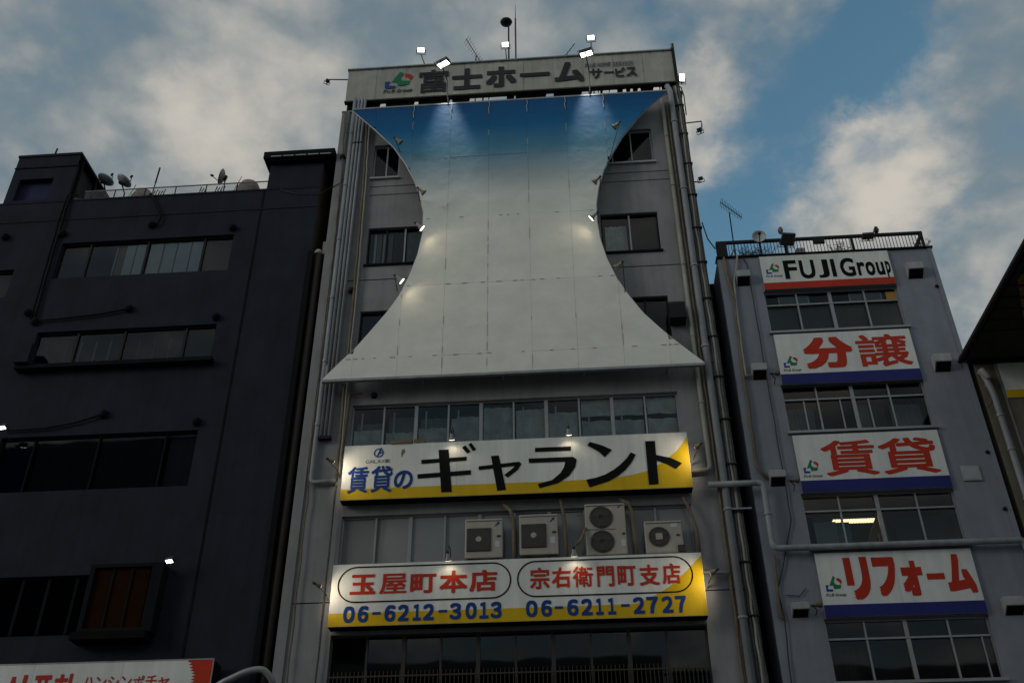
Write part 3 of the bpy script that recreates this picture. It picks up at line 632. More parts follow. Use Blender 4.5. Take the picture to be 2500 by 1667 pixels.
outlines([[(-4.62, 14.16), (-4.55, 14.18), (-4.52, 14.10), (-4.58, 14.02), (-4.61, 13.92), (-4.63, 14.03)]], 'hose_tan', 23.584, s1, 'rust_stain')
s2 = long_sign(9.39, 10.97, 'long white and yellow sign with red characters and phone numbers, lower of two', [(-6.19, 9.395), (3.0, 9.395), (3.0, 10.9), (2.6, 10.5), (2.15, 10.12), (1.64, 9.84), (1.3, 9.725), (-.2, 9.715), (-6.19, 9.72)])
def pill(x0, x1, z0, z1, w):
    mb = MB(); r = (z1-z0)/2; n = 16
    def path(r_, gx):
        out = []
        for k in range(n+1): a = PI/2+PI*k/n; out.append((x0+r+r_*math.cos(a), z0+r+r_*math.sin(a)))
        for k in range(n+1): a = -PI/2+PI*k/n; out.append((x1-r+r_*math.cos(a), z0+r+r_*math.sin(a)))
        return out
    A, B = path(r, 0), path(r-w, 0); m_ = len(A)
    mb.v += [(x, 23.580, z) for x, z in A]+[(x, 23.580, z) for x, z in B]
    mb.f += [(k, (k+1) % m_, m_+(k+1) % m_, m_+k) for k in range(m_)]
    return mb.build('oval_outline', 'black_paint', s2)
pill(-6.03, -1.69, 9.97, 10.90, .035); pill(-1.55, 2.76, 9.97, 10.90, .035)
lettering([('玉', -5.71, -5.07, 10.18, 10.69), ('屋', -4.97, -4.29, 10.17, 10.69), ('町', -4.2, -3.55, 10.17, 10.66), ('本', -3.47, -2.78, 10.15, 10.72), ('店', -2.73, -2.04, 10.16, 10.71)], 'red_paint', 23.580, s2, .028)
lettering([('宗', -1.23, -.75, 10.17, 10.72), ('右', -.69, -.22, 10.19, 10.71), ('衛', -.17, .32, 10.19, 10.71), ('門', .42, .84, 10.18, 10.70), ('町', .92, 1.37, 10.18, 10.69), ('支', 1.45, 1.94, 10.17, 10.70), ('店', 2.01, 2.46, 10.19, 10.71)], 'red_paint', 23.580, s2, .024)
num1 = [('０', -5.82, -5.54), ('６', -5.46, -5.2), ('－', -5.10, -4.90), ('６', -4.8, -4.53), ('２', -4.47, -4.20), ('１', -4.10, -3.90), ('２', -3.85, -3.58), ('－', -3.47, -3.26), ('３', -3.2, -2.92), ('０', -2.81, -2.54), ('１', -2.47, -2.25), ('３', -2.2, -1.93)]
num2 = [('０', -1.34, -1.06), ('６', -.97, -.71), ('－', -.64, -.44), ('６', -.34, -.07), ('２', 0., .27), ('１', .35, .53), ('１', .64, .83), ('－', .96, 1.16), ('２', 1.25, 1.52), ('７', 1.57, 1.85), ('２', 1.94, 2.2), ('７', 2.26, 2.52)]
for nm in (num1, num2): lettering([(c, a, b, *((9.48, 9.89) if c != '－' else (9.655, 9.735))) for c, a, b in nm], 'blue_paint', 23.580, s2, .042)
# sign lamps: a pair hanging over each sign, one at each end
for z0, w0 in ((14.34, 'upper'), (10.97, 'lower')):
    for x, sd in ((-3.23, 'left'), (-.115, 'right')):
        cone_lamp((x, 23.30, z0-.10), (x+.02, 23.62, z0-.65), [(x, 23.30, z0+.30), (x, 23.6, z0+.32), (x, 23.8, z0+.02)], 'lit lamp over the %s half of the %s long sign' % (sd, w0), True, 2.2, 140, .085, .18, 'hood')
    for x, sd, sg in ((-6.29, 'left', 1), (3.10, 'right', -1)):
        cone_lamp((x-sg*.04, 23.08, z0-.72), (x+sg*.42, 23.6, z0-.80), [(x-sg*.05, 23.5, z0-.72), (x-sg*.02, 23.7, z0-.75)], 'lamp clipped to the %s end of the %s long sign' % (sd, w0), True, 16.0, 130, .07, .16, 'lamp_tan')

# ------------------------------------------------------------------ outdoor air-conditioner units
def ac(x0, x1, z0, z1, kind, label):
    t = thing('air_conditioner', ((x0+x1)/2, 23.8, z0), label, 'air conditioner', 'air conditioners above the lower sign'); w, h = x1-x0, z1-z0; yf = 23.66
    MB().box(x0, x1, yf, 23.97, z0, z1).build('casing', 'ac_beige', t, bevel=.02); MB().box(x0+.02, x1-.02, yf-.012, yf-.001, z1-.07, z1-.055).build('seam', 'ac_grille', t)
    for fx in (x0+.08, x1-.2): MB().box(fx, fx+.12, yf+.02, 23.95, 10.972, z0-.001).build('foot', 'frame_dark', t)
    def fan(cx, cz, r, square, hubr):
        if square: fr = MB().box(cx-r*1.08, cx+r*1.08, yf-.03, yf-.001, cz-r*1.08, cz+r*1.08).build('fan_guard', 'ac_dark', t, bevel=.02)
        else: fr = MB().lathe([(r*1.02, 0), (r*1.06, .02), (r*.97, .03), (r*.95, .006)], (cx, yf-.001, cz), (0, -1, 0), 30).build('fan_guard', 'ac_dark', t)
        y = yf-.034; mb = MB()
        for k in range(7): rr = r*(.28+.11*k); mb.ring(cx, cz, y, rr, rr+.006, 30)
        for k in range(28):
            a = 2*PI*k/28; ca, sa = math.cos(a), math.sin(a); mb.quad((cx+r*.25*ca-.003*sa, y-.001, cz+r*.25*sa+.003*ca), (cx+r*ca-.003*sa, y-.001, cz+r*sa+.003*ca), (cx+r*ca+.003*sa, y-.001, cz+r*sa-.003*ca), (cx+r*.25*ca+.003*sa, y-.001, cz+r*.25*sa-.003*ca))
        mb.build('wires', 'ac_grille', fr)
        bl = MB()
        for k in range(3):
            a = 2*PI*k/3+.4; bl.poly([(cx+r*.2*math.cos(a), cz+r*.2*math.sin(a)), (cx+r*.85*math.cos(a-.25), cz+r*.85*math.sin(a-.25)), (cx+r*.9*math.cos(a+.45), cz+r*.9*math.sin(a+.45)), (cx+r*.2*math.cos(a+.9), cz+r*.2*math.sin(a+.9))], y+.0025+k*.0004)
        bl.build('blades', 'frame_brown', fr)
        if hubr:
            if kind == 'small': MB().box(cx-hubr, cx+hubr, y-.012, y-.002, cz-hubr, cz+hubr).build('hub', 'ac_beige', fr, bevel=.01)
            else: MB().lathe([(hubr, .002), (hubr, .012), (hubr*.8, .018)], (cx, y, cz), (0, -1, 0), 16).build('hub', 'ac_beige', fr)
    if kind == 'square':
        fan(x0+w*.37, z0+h*.46, w*.30, True, .075); MB().box(x0+w*.80, x0+w*.92, yf-.006, yf-.001, z0+h*.26, z0+h*.42).build('rating_label', 'label_white', t)
        MB().poly([(x0+w*.78, z0+h*.80), (x0+w*.92, z0+h*.93), (x0+w*.84, z0+h*.80)], yf-.005).poly([(x0+w*.84, z0+h*.90), (x0+w*.92, z0+h*.90), (x0+w*.9, z0+h*.82)], yf-.006).build('badge', 'blue_paint', t); MB().box(x0+w*.85, x0+w*.95, yf-.02, yf-.001, z0+h*.52, z0+h*.56).build('handle', 'ac_dark', t)
    elif kind == 'double':
        fan(x0+w*.40, z0+h*.725, w*.275, False, 0); fan(x0+w*.40, z0+h*.255, w*.275, False, 0); MB().box(x0+.02, x0+w*.74, yf-.008, yf-.001, z0+h*.485, z0+h*.495).build('seam', 'ac_grille', t)
        MB().box(x0+w*.86, x0+w*.97, yf-.006, yf-.001, z0+h*.16, z0+h*.28).build('rating_label', 'label_white', t); MB().box(x0+w*.9, x0+w*.97, yf-.02, yf-.001, z0+h*.38, z0+h*.41).build('handle', 'ac_dark', t)
        MB().poly([(x0+w*.80, z0+h*.90), (x0+w*.93, z0+h*.98), (x0+w*.86, z0+h*.90)], yf-.005).build('badge', 'blue_paint', t)
    else:
        fan(x0+w*.37, z0+h*.50, w*.265, False, .085); MB().box(x0+w*.70, x0+w*.88, yf-.006, yf-.001, z0+h*.78, z0+h*.90).build('rating_label', 'label_white', t)
        MB().box(x0+w*.83, x0+w*.92, yf-.02, yf-.001, z0+h*.52, z0+h*.56).build('handle', 'ac_dark', t); MB().box(x0+w*.84, x1+.03, yf-.05, yf-.001, z0+.03, z0+h*.22).build('valve_cover', 'ac_dark', t)
ac(-2.87, -1.91, 11.05, 12.11, 'square', 'beige air conditioner with a square fan guard, leftmost of four')
ac(-1.48, -.50, 11.09, 12.18, 'square', 'beige air conditioner with a square fan guard, second from the left')
ac(.20, 1.22, 11.02, 12.41, 'double', 'tall beige air conditioner with two round fans')
ac(1.68, 2.62, 11.01, 11.88, 'small', 'small beige air conditioner with one round fan, rightmost of four')
sh = thing('equipment_shelf', (-1.6, 23.8, 10.9), 'thin galvanised angle shelf under the air conditioners', 'shelf')
for yy in (23.69, 23.90): MB().box(-6.1, 2.95, yy, yy+.04, 10.974, 10.995).build('rail', 'galv', sh)

def hose(pts, r, m, label, name='insulated_hose', cat='hose', group='hoses and pipes on the tall building', n=8, sm=True, wob=0):
    P = []
    for k in range(len(pts)-1):
        A, B = Vector(pts[k]), Vector(pts[k+1]); st = max(1, int((B-A).length/.4)) if wob else 1
        for j in range(st): P.append(A+(B-A)*j/st+Vector((random.uniform(-wob, wob), random.uniform(-wob, wob)*.4, 0)))
    P.append(Vector(pts[-1])); return solo(MB().tube(P, r, n), name, m, label, cat, group, sm)
hose([(-1.9, 23.9, 12.60), (-1.70, 23.75, 12.35), (-1.63, 23.74, 12.1), (-1.62, 23.75, 11.0)], .05, 'hose_tan', 'tan wrapped hose between the first two air conditioners', wob=.012)
hose([(-.42, 23.85, 12.65), (-.37, 23.76, 12.3), (-.31, 23.76, 11.9), (-.30, 23.76, 11.0)], .045, 'hose_tan', 'tan wrapped hose left of the two-fan air conditioner', wob=.012)
hose([(1.12, 23.88, 12.60), (1.32, 23.76, 12.45), (1.42, 23.75, 12.15), (1.45, 23.75, 11.0)], .05, 'hose_tan', 'tan wrapped hose right of the two-fan air conditioner', wob=.012)
hose([(2.76, 23.86, 12.6), (2.84, 23.76, 12.3), (2.98, 23.76, 11.7), (3.0, 23.78, 11.0)], .045, 'hose_tan', 'tan wrapped hose right of the smallest air conditioner', wob=.012)
hose([(.20, 23.64, 11.75), (.05, 23.5, 11.35), (-.05, 23.4, 11.2)], .035, 'hose_tan', 'short tan cable tied to the lamp in front of the two-fan unit', wob=.01)
solo(MB().box(-4.95, -4.35, 23.55, 23.8, 14.345, 14.44).box(-4.3, -4.0, 23.58, 23.8, 14.345, 14.46), 'junction_box', 'hose_tan', 'tan metal junction boxes on top of the upper long sign', 'junction box')

# ------------------------------------------------------------------ pipes on the tall building
def pipe(pts, r, m, label, clamps=(), cl='galv', cat='pipe', group='hoses and pipes on the tall building', name='wall_pipe'):
    t = thing(name, pts[0], label, cat, group)
    P = [Vector(p) for p in pts]; Q = [P[0]]
    for k in range(1, len(P)-1):                             # rounded elbows
        a = (P[k-1]-P[k]); b = (P[k+1]-P[k]); e = min(r*2.2, a.length*.45, b.length*.45)
        a.normalize(); b.normalize()
        for s in (0, .25, .5, .75, 1): Q.append(P[k]+a*e*(1-s)**2+b*e*s**2)
    Q.append(P[-1]); MB().tube(Q, r, 12).build('tube', m, t, True)
    for c in clamps:
        x, y, z = c; MB().lathe([(r*1.28, -.03), (r*1.28, .03)], (x, y, z), (0, 0, 1), 10).build('clamp', cl, t)
    return t
zz_ = [26.6, 24.2, 21.9, 19.6, 17.3, 15.2]
pipe([(-7.10, 23.88, 28.3), (-7.10, 23.88, 13.43), (-6.42, 23.88, 13.45)], .062, 'pipe_grey', 'thick grey pipe at the left corner, bending to the upper long sign', [(-7.1, 23.88, z) for z in zz_])
for x, nm in ((-6.97, 'first'), (-6.855, 'second'), (-6.74, 'third')):
    pipe([(x, 23.90, 28.3), (x, 23.90, 26.2), (x+.01, 23.87, 26.0), (x, 23.88, 14.83)], .047, 'pipe_grey', 'straight grey conduit, %s in the row of three at the left corner' % nm, [(x, 23.89, 26.1)], 'frame_dark', 'conduit')
solo(MB().box(-7.03, -6.68, 23.82, 23.97, 14.74, 14.82), 'terminal_box', 'frame_dark', 'dark box closing the grey conduits at the left corner', 'terminal box')
hose([(-6.60, 23.9, 27.4), (-6.50, 23.9, 24.0), (-6.45, 23.9, 20), (-6.44, 23.9, 16.1), (-6.42, 23.88, 13.5)], .04, 'hose_tan', 'long tan hose running down beside the left windows', wob=.012)
hose([(-6.5, 23.88, 27.2), (-6.42, 23.88, 24.0), (-6.37, 23.88, 20.4), (-6.36, 23.88, 16.8), (-6.34, 23.85, 13.6)], .028, 'pipe_beige', 'thin pale hose beside the long tan hose on the left', wob=.012)
pipe([(-6.30, 23.84, 14.0), (-6.27, 23.86, 16.17), (-5.9, 23.87, 16.16)], .035, 'hose_tan', 'tan pipe elbow above the left end of the ribbon windows')
hose([(-7.40, 23.9, 27.7), (-7.30, 23.9, 25.5), (-7.22, 23.9, 20), (-7.22, 23.9, 14.0), (-7.14, 23.9, 13.3), (-7.12, 23.9, 8.0), (-7.1, 23.9, .1)], .022, 'hose_tan', 'thin rusty cable along the left edge of the tall building', wob=.02)
hose([(-6.42, 23.88, 13.38), (-6.42, 23.9, 10), (-6.43, 23.9, 8.0), (-6.43, 23.9, .1)], .025, 'bundle', 'thin dark cable below the upper sign on the left', wob=.01)
for x, z, lb in ((-7.32, 25.55, 'round dark vent high on the left edge of the tall building'), (-5.58, 16.13, 'round dark vent above the ribbon windows'), (-6.55, 19.9, 'small round vent beside the left conduits')):
    t = thing('wall_vent', (x, 23.95, z), lb, 'vent', 'round vents'); MB().lathe([(.09, 0), (.10, .06), (.075, .13), (.03, .15)], (x, 23.995, z), (0, -1, 0), 14).build('cap', 'frame_dark', t, True)
pipe([(3.54, 23.88, 27.35), (3.54, 23.88, 13.35), (3.05, 23.88, 13.33)], .062, 'pipe_beige', 'pale pipe right of the windows, bending to the upper sign', [(3.54, 23.88, z) for z in (25.6, 23.4, 20.2, 17.6, 15.4)])
pipe([(3.80, 24.0, 28.1), (3.86, 23.86, 27.7), (3.85, 23.86, 0.05)], .095, 'pipe_grey', 'thick grey downpipe on the right of the tall building', [(3.855, 23.86, z) for z in (26.2, 23.2, 20.1, 17.2, 12.2, 9.4)])
for k, (x, r, m, nm) in enumerate(((4.02, .028, 'bundle', 'inner dark'), (4.09, .035, 'pipe_beige', 'pale middle'), (4.16, .03, 'bundle', 'outer dark'), (4.21, .02, 'cable_black', 'black edge'))):
    hose([(x-.02, 23.93, 28.0), (x+.02, 23.9-.02*k, 26.4), (x-.02, 23.9, 22.0), (x+.01, 23.9, 17.0), (x, 23.9, 12), (x+.02, 23.9, 8), (x, 23.9, .1)], r, m, '%s cable in the bundle down the right corner' % nm, 'cable', 'cable', wob=.018)
t = thing('cable_clamp_rack', (4.1, 23.9, 8), 'dark clamps holding the cables at the right corner', 'clamp')
for k in range(14): z = 27.0-k*1.35; MB().box(3.97, 4.26, 23.84, 23.98, z-.02, z+.02).build('clamp', 'frame_dark', t)
hose([(3.69, 23.92, 27.2), (3.69, 23.92, 20), (3.70, 23.92, 13.5), (3.68, 23.92, 8.0), (3.68, 23.92, .1)], .04, 'hose_tan', 'tan hose between the two big pipes on the right', wob=.012)
pipe([(3.42, 23.74, 12.86), (4.82, 23.74, 12.86), (4.82, 23.80, 11.09), (10.86, 23.80, 11.09), (10.92, 23.86, 10.9), (10.92, 23.86, .05)], .078, 'pipe_grey', 'grey pipe crossing the gap and running along the right building', [(4.82, 23.77, 12.0)])
pipe([(3.05, 23.8, 10.54), (3.66, 23.88, 10.53)], .05, 'pipe_grey', 'short grey pipe at the right end of the lower sign')
solo(MB().box(3.75, 4.45, 23.80, 23.84, 12.18, 12.22), 'pipe_bracket', 'galv', 'thin metal bracket under the crossing pipe', 'bracket')
hose([(4.3, 24.0, 21.9), (4.42, 24.1, 21.3), (4.62, 24.2, 20.98)], .02, 'cable_black', 'slack black cable from the tall building to the right roof', 'cable', 'cable')
hose([(4.16, 23.9, 28.0), (4.26, 23.92, 27.9), (4.32, 23.95, 27.5), (4.3, 23.95, 26.6)], .02, 'cable_black', 'looped cable at the top right corner of the tall building', 'cable', 'cable')

# ================================================================== right building
rb = thing('office_block', (7.75, 24, 0), 'lower grey office block with four white signs between its windows', 'building')
QX0, QX1, QZ = 4.6, 10.9, 20.42
RW = [(5.78, 9.63, 17.66, 19.12), (5.78, 9.63, 14.42, 15.92), (5.78, 9.63, 11.14, 12.62), (5.78, 9.63, 7.86, 9.34)]
wf = shell(wall_front(QX0, QX1, 0, QZ, RW, YF, .12), QX0, QX1, YF, 33, 0, QZ); wf.build('wall', 'wall_right', rb)
MB().box(QX0-.04, QX1+.06, YF-.06, YF+.25, QZ+.002, QZ+.06).build('roof_coping', 'ledge_dark', rb)
MB().box(QX1-.10, QX1+.02, YF-.03, YF-.002, 0, QZ-.002).build('corner_trim', 'wall_right', rb)
for z in (19.0, 16.4, 13.6, 12.0, 9.6): MB().lathe([(.05, 0), (.05, .05), (.02, .07)], (QX1-.16, YF-.002, z), (0, -1, 0), 8).build('anchor_bolt', 'frame_dark', rb)
for k, h in enumerate(RW):
    x0, x1, z0, z1 = h; tr = z1-.46
    w = window(rb, x0, x1, z0, z1, YF, [6.72, 7.68, 8.67], [tr], fm='alu', gm='glass', widths=[.045, .10, .045], sill=.10, room='room_light' if k == 2 else 'room', depth=2.4)
    if k == 0:
        for a, b in ((5.84, 6.68), (6.76, 7.62), (7.74, 8.63), (8.71, 9.57)): MB().box(a, b, YF+.26, YF+.27, z0+.06, tr-.04).build('blind', 'blind_dim', w)
        MB().box(9.30, 9.60, YF+.12, YF+.135, tr+.06, tr+.32).build('yellow_sticker', 'amber', w)
        for a, b in ((6.2, 7.1), (8.25, 9.2)): MB().box(a, b, YF+.19, YF+.20, tr+.05, z1-.08).build('sash', 'alu', w); MB().box(a+.05, b-.05, YF+.175, YF+.188, tr+.09, z1-.12).build('sash_backing', 'teal_panel', w)
    if k == 1:
        curtain(w, 7.75, 8.1, z0+.06, tr-.05, YF+.4, 'curtain_grey'); curtain(w, 8.12, 8.6, z0+.06, tr-.05, YF+.55, 'curtain_dim'); curtain(w, 8.72, 9.55, z0+.06, tr-.05, YF+.5, 'curtain_grey'); curtain(w, 5.85, 6.65, z0+.06, tr-.05, YF+.5, 'curtain_grey')
        MB().box(6.32, 6.36, YF+.1, YF+.16, z0+.05, tr-.02).build('sash', 'alu', w); MB().box(7.30, 7.335, YF+.1, YF+.16, z0+.05, tr-.02).build('sash', 'alu', w); MB().box(8.06, 8.10, YF+.1, YF+.16, z0+.05, tr-.02).build('sash', 'alu', w)
        MB().box(7.34, 7.62, YF+.22, YF+.24, z0+.06, tr-.03).build('dark_panel', 'dark_gap', w)
    if k == 2:
        MB().box(6.08, 6.66, YF+.5, YF+.55, z0+.06, tr-.12).build('partition', 'room_light', w); MB().box(6.70, 7.02, YF+.6, YF+.65, z0+.06, tr-.1).build('partition', 'teal_panel', w)
        MB().prism([(7.25, z0+.06), (7.45, z0+.06), (7.95, tr+.05), (7.75, tr+.05)], YF+.7, YF+.78).build('stair_beam', 'wood', w); MB().box(7.8, 8.05, YF+.9, YF+1.0, z0+.06, z1-.08).build('timber_post', 'wood', w)
        MB().box(8.15, 9.6, YF+.55, YF+.6, z0+.06, tr-.05).build('partition', 'frame_brown', w)
        MB().box(5.82, 6.05, YF+.35, YF+.4, z0+.06, tr-.05).build('dark_panel', 'dark_gap', w)
        lf = MB().box(6.70, 7.92, YF+.93, YF+1.22, tr+.13, tr+.17).build('ceiling_light', 'hood', w); tb = MB()
        for j in range(16): tb.box(6.73+j*.073, 6.785+j*.073, YF+.95, YF+1.20, tr+.118, tr+.129)
        tb.build('light_tubes', 'tube_light', w)
    if k == 3:
        curtain(w, 5.9, 6.5, z0+.06, tr-.05, YF+.5, 'curtain_dim'); MB().box(9.36, 9.395, YF+.1, YF+.16, z0+.05, tr-.02).build('sash', 'alu', w)
def wall_sign(z0, z1, band, bm, label, x0=5.82, x1=9.60):
    t = thing('wall_sign', (7.7, 23.93, z0), label, 'sign', 'signs on the right building')
    MB().box(x0, x1, 23.93, 23.995, z0, z1).build('backing', 'galv', t)
    for a, b in ((x0, 7.70), (7.70, x1)): MB().box(a+.002, b-.002, 23.917, 23.929, z0, z1).build('face_panel', 'white_sign', t)
    MB().box(x0, x1, 23.912, 23.9165, z0+.002, z0+band).build('colour_band', bm, t)
    company_mark(5.95, 6.36, z0+band+(.20 if band > .3 else .32), z0+band+(.60 if band > .3 else .72), 23.913, t)
    lettering(word('FUJI Group', 5.93, 6.40, z0+band+(.09 if band > .3 else .21), z0+band+(.16 if band > .3 else .28)), 'grey_text', 23.913, t, .02, skew=.2)
    return t
t = wall_sign(19.13, 20.36, .24, 'red_paint', 'white sign with black Latin letters and a red band, topmost on the right building')
lettering([(c, x0, x1, z0, z1) for c, x0, x1, z0, z1 in (('F', 6.48, 6.86, 19.48, 20.17), ('U', 6.94, 7.38, 19.46, 20.15), ('J', 7.46, 7.78, 19.46, 20.14), ('I', 7.86, 7.98, 19.48, 20.14), ('G', 8.12, 8.54, 19.46, 20.15), ('r', 8.61, 8.83, 19.48, 19.97), ('o', 8.85, 9.11, 19.46, 19.97), ('u', 9.16, 9.38, 19.46, 19.94), ('p', 9.43, 9.64-.08, 19.34, 19.96))], 'black_paint', 23.913, t, .026)
t = wall_sign(15.87, 17.53, .33, 'navy_paint', 'white sign with two red characters below the topmost windows')
lettering([('分', 6.55, 7.92, 16.33, 17.37), ('譲', 8.03, 9.47, 16.31, 17.38)], 'red_paint', 23.913, t, .05)
t = wall_sign(12.62, 14.28, .33, 'navy_paint', 'white sign with two red characters above the lit window')
lettering([('賃', 6.48, 7.88, 13.05, 14.08), ('貸', 7.96, 9.43, 13.04, 14.08)], 'red_paint', 23.913, t, .05)
t = wall_sign(9.36, 10.97, .30, 'navy_paint', 'white sign with red katakana letters behind the long grey pipe')
lettering([('リ', 6.47, 7.05, 9.76, 10.84), ('フ', 7.16, 7.70, 9.83, 10.82), ('ォ', 7.80, 8.31, 9.82, 10.70), ('ー', 8.40, 8.82, 10.19, 10.38), ('ム', 8.86, 9.52, 9.84, 10.84)], 'red_paint', 23.913, t, .06)
# ventilation hoods
def hood(x0, x1, z0, z1, label):
    t = thing('vent_hood', ((x0+x1)/2, 23.98, z0), label, 'vent hood', 'vent hoods on the right building'); d = .25; h = z1-z0; zm = z0+h*.44
    mb = MB(); mb.prism_x([(23.998, z0), (23.998, z1), (23.998-d*.75, z1), (23.998-d, z1-h*.12), (23.998-d, zm)], x0, x1); mb.build('shell', 'hood', t)
    mb = MB(); i = .025; off = .022
    mb.quad((x0+i, 23.995, z0+.02-off), (x1-i, 23.995, z0+.02-off), (x1-i, 23.998-d+.015, zm-off), (x0+i, 23.998-d+.015, zm-off)); mb.build('opening', 'dark_gap', t)
for z0, z1, nm in ((19.36, 19.82, 'topmost'), (16.10, 16.54, 'second from the top'), (12.86, 13.24, 'third from the top'), (9.40, 9.72, 'lowest')):
    hood(5.04, 5.44, z0, z1, 'pale vent hood on the left side of the right building, %s' % nm)
for z0, z1, nm in ((19.32, 19.80, 'topmost'), (16.10, 16.58, 'middle'), (9.30, 9.70, 'lowest')):
    hood(10.0, 10.45, z0, z1, 'pale vent hood on the right side of the right building, %s' % nm)
t = thing('wall_hatch', (10.17, 23.97, 12.8), 'flat pale square hatch on the right building', 'hatch'); MB().box(9.94, 10.41, 23.955, 23.998, 12.80, 13.22).build('cover', 'hood', t, bevel=.015); MB().box(9.99, 10.36, 23.948, 23.954, 12.85, 13.17).build('plate', 'alu_white', t)
for x, z, nm in ((5.62, 15.95, 'red character sign below the top windows'), (5.62, 12.72, 'red character sign above the lit window'), (5.62, 9.46, 'katakana sign')):
    cone_lamp((x+.06, 23.62, z+.12), (x+.8, 23.9, z+.3), [(x, 23.8, z+.05), (x, 23.99, z)], 'small unlit lamp at the left end of the %s' % nm, False, m='hose_tan', group='lamps beside the right signs')
G2 = 'cables on the right building'
hose([(4.78, 23.97, 20.45), (4.80, 23.93, 19.7), (4.88, 23.93, 18.8), (4.80, 23.93, 16), (4.79, 23.93, 13.4), (4.98, 23.93, 13.05)], .045, 'hose_tan', 'thick tan hose down the left side of the right building', group=G2, wob=.015)
hose([(5.18, 23.97, 20.5), (5.16, 23.93, 20.2), (4.98, 23.93, 19.5), (4.92, 23.93, 18.7), (4.85, 23.92, 16.2), (5.02, 23.9, 16.2)], .035, 'pipe_beige', 'pale hose crossing to the thick tan hose at the top', group=G2, wob=.012)
hose([(5.3, 23.97, 20.5), (5.44, 23.95, 20.1), (5.43, 23.95, 16), (5.42, 23.95, 11.9), (5.0, 23.95, 10.6), (4.80, 23.95, 10.1), (4.85, 23.95, 9.4), (4.74, 23.95, 7.5)], .016, 'cable_black', 'thin black cable with clips down the right building', 'cable', 'cable', G2, wob=.012)
hose([(4.83, 23.93, 10.95), (4.80, 23.93, 10.1), (4.74, 23.93, 9.4), (4.86, 23.93, 9.35)], .035, 'hose_tan', 'short tan hose beside the katakana sign', group=G2, wob=.01)
hose([(4.98, 23.96, 9.95), (5.3, 23.96, 9.92), (5.48, 23.96, 10.1)], .012, 'cable_black', 'short black wire left of the katakana sign', 'cable', 'cable', G2)
hose([(5.02, 24.05, 20.55), (5.10, 24.0, 20.7), (5.14, 23.95, 20.78)], .025, 'galv', 'shiny pipe end at the roof edge of the right building', group=G2)
# dark gap between the two buildings: rear wall closing the alley
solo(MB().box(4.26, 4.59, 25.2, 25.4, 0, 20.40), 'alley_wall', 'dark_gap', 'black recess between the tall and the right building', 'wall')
# roof railing
rf = thing('roof_railing', (7.75, 24.15, 20.49), 'black railing of thin bars on the roof of the right building', 'railing')
YR = 24.12
MB().box(4.64, 10.84, YR-.04, YR+.04, 21.08, 21.17).build('top_rail', 'frame_dark', rf); MB().box(4.64, 10.84, YR-.02, YR+.02, 20.50, 20.54).build('bottom_rail', 'frame_dark', rf)
for x in (4.66, 6.72, 8.72, 10.80): MB().box(x-.035, x+.035, YR-.034, YR+.034, 20.485, 21.079).build('post', 'frame_dark', rf)
MB().box(4.7, 4.95, YR-.045, YR-.035, 20.5, 21.1).build('end_panel', 'frame_dark', rf); MB().tube([(10.56, YR-.03, 20.49), (10.79, YR-.03, 21.1)], .045, 6).build('brace', 'frame_dark', rf)
MB().box(10.80, 10.86, YR, 28, 21.08, 21.16).build('side_rail', 'frame_dark', rf)
b0 = MB().box(7.75-.008, 7.75+.008, 24.15-.038, 24.15-.022, 20.541, 21.079).build('bar', 'frame_dark', rf); bmesh_ = b0.data
for k in range(62):
    o = b0 if k == 0 else piece('bar', bmesh_, None, rf); o.location = (-3.04+k*.0985, 0, 0)
s0 = MB().box(10.825, 10.84, 24.142, 24.158, 20.541, 21.079).build('bar', 'frame_dark', rf)
for k in range(24):
    o = s0 if k == 0 else piece('bar', s0.data, None, rf); o.location = (0, .12+k*.15, 0)
flood((6.72, 23.7, 20.78), (6.9, 22.6, 18.5), [(6.68, 23.95, 21.1), (6.66, 24.1, 21.45)], 'dark box floodlight over the letters of the topmost right sign', .20, .20, lit=False)
flood((9.05, 23.62, 20.68), (9.0, 22.6, 18.5), [(9.32, 23.95, 21.0), (9.5, 24.05, 21.4)], 'dark tilted floodlight over the right end of the topmost sign', .16, .10, lit=False)
for x, z, nm in ((6.66, 21.5, 'left'), (9.52, 21.32, 'right')):
    t = thing('lamp_globe', (x, 24.1, z), 'dull bulb on the %s lamp stand of the right roof' % nm, 'lamp'); MB().lathe([(.03, -.14), (.07, -.08), (.085, 0), (.05, .1), (.02, .13)], (x, 24.1, z), (.1, 0, 1), 10).build('bulb', 'hose_tan' if nm == 'left' else 'lamp_body', t, True)
solo(MB().box(7.55, 7.88, 24.0, 24.08, 20.86, 21.1), 'junction_box', 'frame_dark', 'black box hanging on the roof railing of the right building', 'box')
solo(MB().box(7.05, 7.3, 24.2, 24.5, 20.49, 20.85), 'roof_box', 'hood', 'pale box behind the roof railing of the right building', 'box')
def dish(c, aim, r, stand, label, m='dish', lnb=True):
    t = thing('satellite_dish', c, label, 'satellite dish', 'rooftop dishes'); d, a, b = frame_axes(c, aim); C = Vector(c)
    MB().lathe([(.02, -.16*r*2), (r*.5, -.11*r*2), (r*.85, -.03*r), (r, .04), (r*.97, .05), (r*.8, -.0), (r*.45, -.08*r*2), (.02, -.12*r*2)], C, d, 22).build('reflector', m, t, True)
    MB().tube([C-b*r*.8, C+d*r*1.15-b*r*.25], .014, 5).build('feed_arm', 'frame_dark', t); MB().lathe([(.035, -.05), (.045, .02), (.03, .06)], C+d*r*1.15-b*r*.2, -d, 8).build('receiver', 'frame_dark', t)
    MB().tube([C-d*.1, *stand], .025, 6).build('mast', 'frame_dark', t); obox(MB(), C-d*.12, d, a, b, .04, .05, .09).build('mount', 'frame_dark', t); return t
dish((5.95, 24.0, 21.20), (5.5, 19, 20.8), .215, [(5.95, 24.1, 21.0), (5.95, 24.1, 20.48)], 'round white satellite dish at the left of the right roof')
